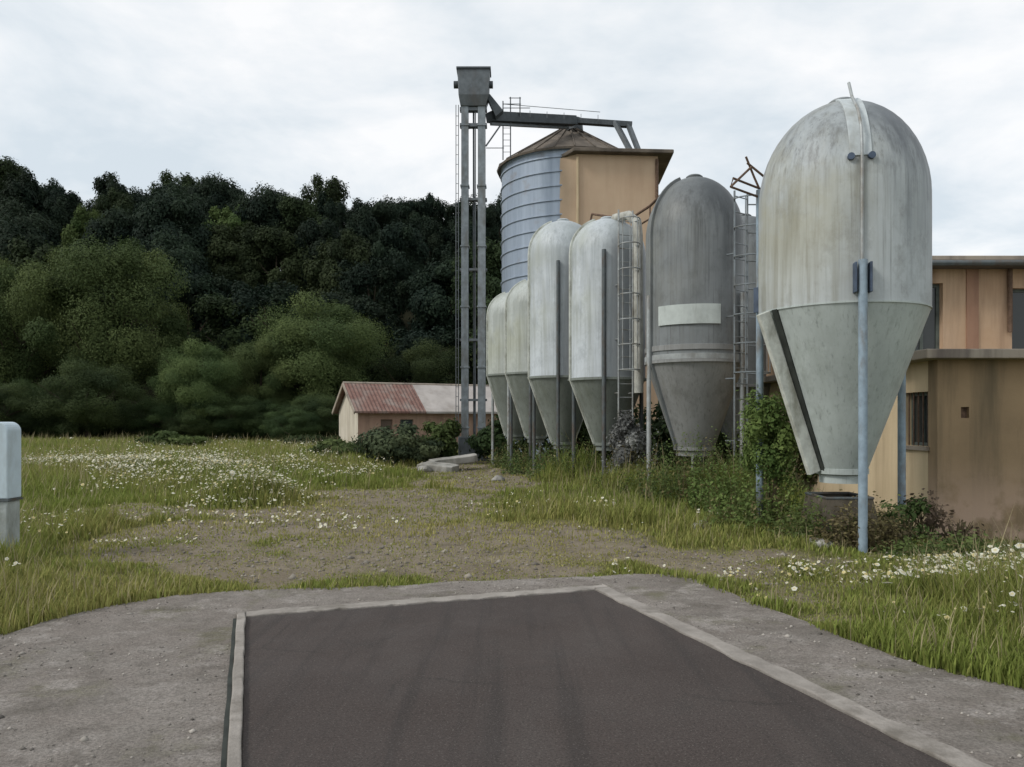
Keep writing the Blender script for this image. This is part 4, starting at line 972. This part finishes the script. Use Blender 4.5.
def flowers(name, pts_x, pts_y, hs, size, label, yellow=.22):
    n = len(pts_x); z0 = ground_z(pts_x, pts_y); top = np.stack([pts_x+rng.normal(0, .03, n), pts_y+rng.normal(0, .03, n), z0+hs], 1)
    # stems
    w_ = .003+.00025*pts_y
    a = rng.uniform(0, 6.28, n); ox, oy = np.cos(a)*w_, np.sin(a)*w_
    b0 = np.stack([pts_x-ox, pts_y-oy, z0], 1); b1 = np.stack([pts_x+ox, pts_y+oy, z0], 1)
    SV = np.stack([b0, b1, top], 1).reshape(-1, 3); ST = np.arange(n*3).reshape(-1, 3); SCc = np.tile(np.array([.07, .10, .03]), (n*3, 1))
    # heads: five-sided tilted discs
    N = np.stack([rng.normal(0, .5, n), rng.normal(-.25, .5, n), np.ones(n)], 1); N /= np.linalg.norm(N, axis=1)[:, None]
    A = np.cross(N, rng.normal(0, 1, (n, 3))); A /= np.linalg.norm(A, axis=1)[:, None]; Bv = np.cross(N, A)
    s = (size*(1+pts_y/40)*rng.lognormal(-.1, .38, n))
    ring = np.stack([top+(A*np.cos(t)+Bv*np.sin(t))*s[:, None]-N*(s*.18)[:, None] for t in np.linspace(0, 2*np.pi, 6)[:-1]], 1)
    HV = np.concatenate([top[:, None]+0*ring[:, :1], ring], 1).reshape(-1, 3)
    i6 = np.arange(n)[:, None]*6
    HT = np.concatenate([i6+np.array([0, 1+k, 1+(k+1) % 5]) for k in range(5)])
    hc = np.where(rng.uniform(0, 1, n)[:, None] < yellow, np.array([.62, .58, .33]), np.array([.72, .74, .68]))*rng.uniform(.75, 1.1, n)[:, None]
    HC = np.repeat(hc, 6, 0); HC[::6] = np.array([.55, .45, .12])*.8+HC[::6]*.2
    V = np.concatenate([SV, HV]); T = np.concatenate([ST, HT+len(SV)]); C = np.concatenate([SCc, HC])
    tag(link(name, npmesh(name, V, T, C), M['petal']), label, 'flowers', kind='stuff')
fx, fy, fh = [], [], []
def patch(cx, cy, rx, ry, n, h):
    m = max(3, n//16); q = rng.integers(0, m, n); sg = .10+.012*cy
    x = cx+rng.normal(0, rx, m)[q]+rng.normal(0, sg, n); y = cy+rng.normal(0, ry, m)[q]+rng.normal(0, sg, n)
    k = (~inside(APRON, x, y)) & (vnoise(x, y, 1.1, 12) > .35) & ~((x > 5.9) & (y > 10.8) & (y < 20)) & (y > 3.8)
    x, y = x[k], y[k]; fx.append(x); fy.append(y); fh.append(height_field(x, y)*h*rng.uniform(.8, 1.3, len(x)))
patch(-11.5, 22, 3.6, 3.5, 6500, 1.05); patch(-8.5, 18.5, 3.0, 2.2, 1700, 1.05); patch(-13, 34, 7, 7, 1800, 1.1)
patch(-4.7, 14.0, .55, .6, 900, 1.0); patch(-9.5, 20, 2.2, 1.6, 2400, 1.05); patch(-4.0, 11.6, 1.8, .6, 260, 1.1); patch(-5.3, 8.8, .7, .8, 150, 1.05); patch(-5.2, 6.6, .6, .7, 70, 1.05)
patch(4.2, 6.7, .8, .7, 700, 1.05); patch(4.9, 7.4, 1.0, .4, 420, 1.05); patch(3.9, 5.4, .5, .8, 160, 1.0)
patch(2.4, 11.8, 1.6, .7, 190, 1.0); patch(-1.2, 11.5, 2.2, 1.0, 160, 1.1); patch(2.6, 8.0, 1.4, .5, 90, 1.1)
flowers('wildflowers', np.concatenate(fx), np.concatenate(fy), np.concatenate(fh), .0125, 'white daisies and cream umbels flowering through the meadow grass')

# ------------------------------------------------------------------ bushes and weeds
G1 = ((.045, .07, .022), (.10, .135, .045)); G2 = ((.06, .105, .025), (.13, .19, .05)); G3 = ((.055, .08, .045), (.11, .14, .07)); G4 = ((.02, .035, .014), (.045, .07, .025)); BR = ((.09, .07, .05), (.16, .12, .085))
bush('grey_bush', gx(400, 25.5), 25.5, 1.35, .72, 5200, .075, G3, 'wide grey-green bush in front of the farmhouse wall', seed=41, lobes=22)
bush('grey_bush', gx(437, 26.5), 26.5, .85, .85, 3200, .08, G1, 'darker upright bush between the farmhouse and the elevator', seed=42)
bush('meadow_bush', gx(178, 38), 38, 1.6, .55, 3000, .11, G1, 'low green bush on the far meadow edge below the trees', seed=43)
bush('meadow_bush', gx(310, 41), 41, 1.5, .5, 2600, .11, G4, 'low dark bush beside the farmhouse gable', seed=44)
bush('meadow_bush', gx(345, 30), 30, 1.3, .42, 2600, .09, G1, 'low bush before the pale gable of the farmhouse', seed=45)
def tangle(x, y, rx, ry, h, n, cols, label, cat='weeds', name='weed_clump', leaf=.035, nl=16, dryf=.15):
    '''upright nettle-like stalks with small leaves, as one clump'''
    root = empty(name, (x, y, float(ground_z(x, y))), label, cat)
    a = rng.uniform(0, 6.28, n); q = rng.uniform(0, 1, n)**.6
    px, py = np.cos(a)*q*rx, np.sin(a)*q*ry
    H = h*rng.uniform(.35, 1.1, n)*(1.05-.5*q); la = rng.uniform(0, 6.28, n); L = H*rng.uniform(.05, .4, n)
    dry = rng.uniform(0, 1, n) < dryf
    top = np.stack([px+np.cos(la)*L, py+np.sin(la)*L, H], 1); base = np.stack([px, py, np.full(n, -.08)], 1)
    w_ = .006; ox, oy = -np.sin(la)*w_, np.cos(la)*w_; o = np.stack([ox, oy, 0*ox], 1)
    SV = np.stack([base-o, base+o, top], 1).reshape(-1, 3); ST = np.arange(3*n).reshape(-1, 3)
    sc = np.where(dry[:, None], np.array([.2, .16, .09]), np.array([.09, .11, .04]))
    link('stem', npmesh('stem', SV, ST, np.repeat(sc, 3, 0)), M['weed'], root)
    t = rng.uniform(.12, 1.0, (n, nl)); P = base[:, None]*(1-t[..., None])+top[:, None]*t[..., None]
    P = P.reshape(-1, 3)+rng.normal(0, leaf*1.1, (n*nl, 3)); m = len(P)
    N = rng.normal(0, .5, (m, 3))+np.array([0, -.2, 1])
    V, T = leaf_quads(P, N, leaf*(1.25-.6*t.reshape(-1)), flat=.4)
    f = np.clip(np.repeat(rng.normal(.5, .3, n), nl)+rng.normal(0, .15, m), 0, 1)[:, None]
    C = np.array(cols[0])*(1-f)+np.array(cols[1])*f
    C = np.where(np.repeat(dry, nl)[:, None], np.array([.2, .17, .08])*rng.uniform(.6, 1.2, (m, 1)), C)
    link('foliage', npmesh('foliage', V, T, np.repeat(C, 4, 0)), M['weed'], root)
    return root
G5 = ((.08, .125, .034), (.18, .235, .07)); G6 = ((.065, .10, .032), (.145, .19, .06))
WG = ((.09, .092, .09), (.4, .405, .39))
bush('withered_creeper', 2.58, 17.2, .46, 1.0, 7000, .045, WG, 'grey withered creeper matted to the ground below the caged ladder', 'creeper', seed=61, lobes=30, stems=14)
tangle(2.6, 17.1, .5, .35, 1.7, 130, WG, 'grey dead stalks standing before the withered creeper', dryf=.3)
bush('hedge_bush', gx(507, 27.4), 27.4, 1.3, 1.0, 3200, .09, G4, 'dark bush behind the cream silo legs beside the elevator boot', seed=62, lobes=18)
bush('climbing_bush', 3.5, 10.55, .42, .82, 6500, .03, G5, 'bright green leafy creeper climbing the left leg of the large nearest silo', 'creeper', zoff=.5, seed=46, lobes=24)
tangle(3.35, 10.5, .75, .55, 1.0, 190, G5, 'green weeds at the foot of the leg under the creeper')
tangle(gx(700, 13.6), 13.6, 1.1, .7, 1.45, 340, G6, 'wide weed clump below the cone of the sooty silo')
tangle(gx(738, 12.6), 12.6, .8, .6, 1.15, 230, G5, 'bright weed clump between the sooty silo and the creeper')
tangle(gx(758, 13.8), 13.8, .8, .6, 1.7, 220, G6, 'tallest weeds, standing behind the left leg of the large nearest silo')
tangle(gx(585, 19.0), 18.7, .8, .6, 1.25, 170, G6, 'tall weeds growing under the slim silo with the ladder')
tangle(gx(562, 20), 19.7, .9, .7, 1.2, 170, G6, 'tall weeds between the legs of the two slim pale silos')
tangle(gx(535, 22.0), 22.0, 1.0, .7, 1.2, 170, G6, 'tall weeds under the shorter cream silos')
tangle(gx(512, 24.5), 24.5, .8, .6, 1.0, 110, G6, 'weeds at the legs of the last cream silo beside the elevator')
tangle(gx(655, 15.2), 15.2, .7, .5, .8, 150, G6, 'weeds round the left leg of the sooty silo')
tangle(gx(622, 16.4), 16.4, .7, .45, .6, 120, G5, 'low weeds at the hem of the crumpled sheeting')
tangle(3.72, 9.55, .5, .4, .6, 110, G6, 'weeds on the left of the discharge trough')
tangle(4.12, 9.12, .55, .25, .62, 210, ((.09, .075, .045), (.16, .13, .075)), 'low brown weeds in front of the discharge trough', dryf=.6)
tangle(4.62, 9.8, .3, .3, .5, 70, G6, 'weeds between the blue post and the discharge trough')
tangle(4.9, 8.6, .9, .35, .3, 160, G6, 'low mixed weeds before the ochre wall, behind the daisies')
bush('hedge_bush', gx(590, 30), 26.5, 2.6, 1.2, 5000, .11, G4, 'dense dark bush behind the row of slim silo legs', seed=55, lobes=26)
bush('hedge_bush', gx(690, 22), 21.5, 2.4, 1.1, 5000, .10, G4, 'dense dark bush behind the cone of the sooty silo', seed=56, lobes=26)
bush('hedge_bush', gx(770, 16), 15.5, 1.2, .8, 3600, .08, G1, 'green bush behind the left leg of the large nearest silo', seed=57, lobes=20)
bush('dry_shrub', gx(925, 10.0), 10.0, .3, .42, 320, .035, BR, 'sparse brown shrub in front of the barred window', 'shrub', seed=58, stems=16)
bush('dry_shrub', gx(955, 9.9), 9.9, .32, .3, 320, .035, BR, 'spindly reddish shrub against the ochre wall, below the vent', 'shrub', seed=59, stems=16)
bush('dry_shrub', gx(905, 9.6), 9.6, .36, .3, 700, .035, G1, 'thin green shrub between the silo post and the barred window', 'shrub', seed=60, stems=12)
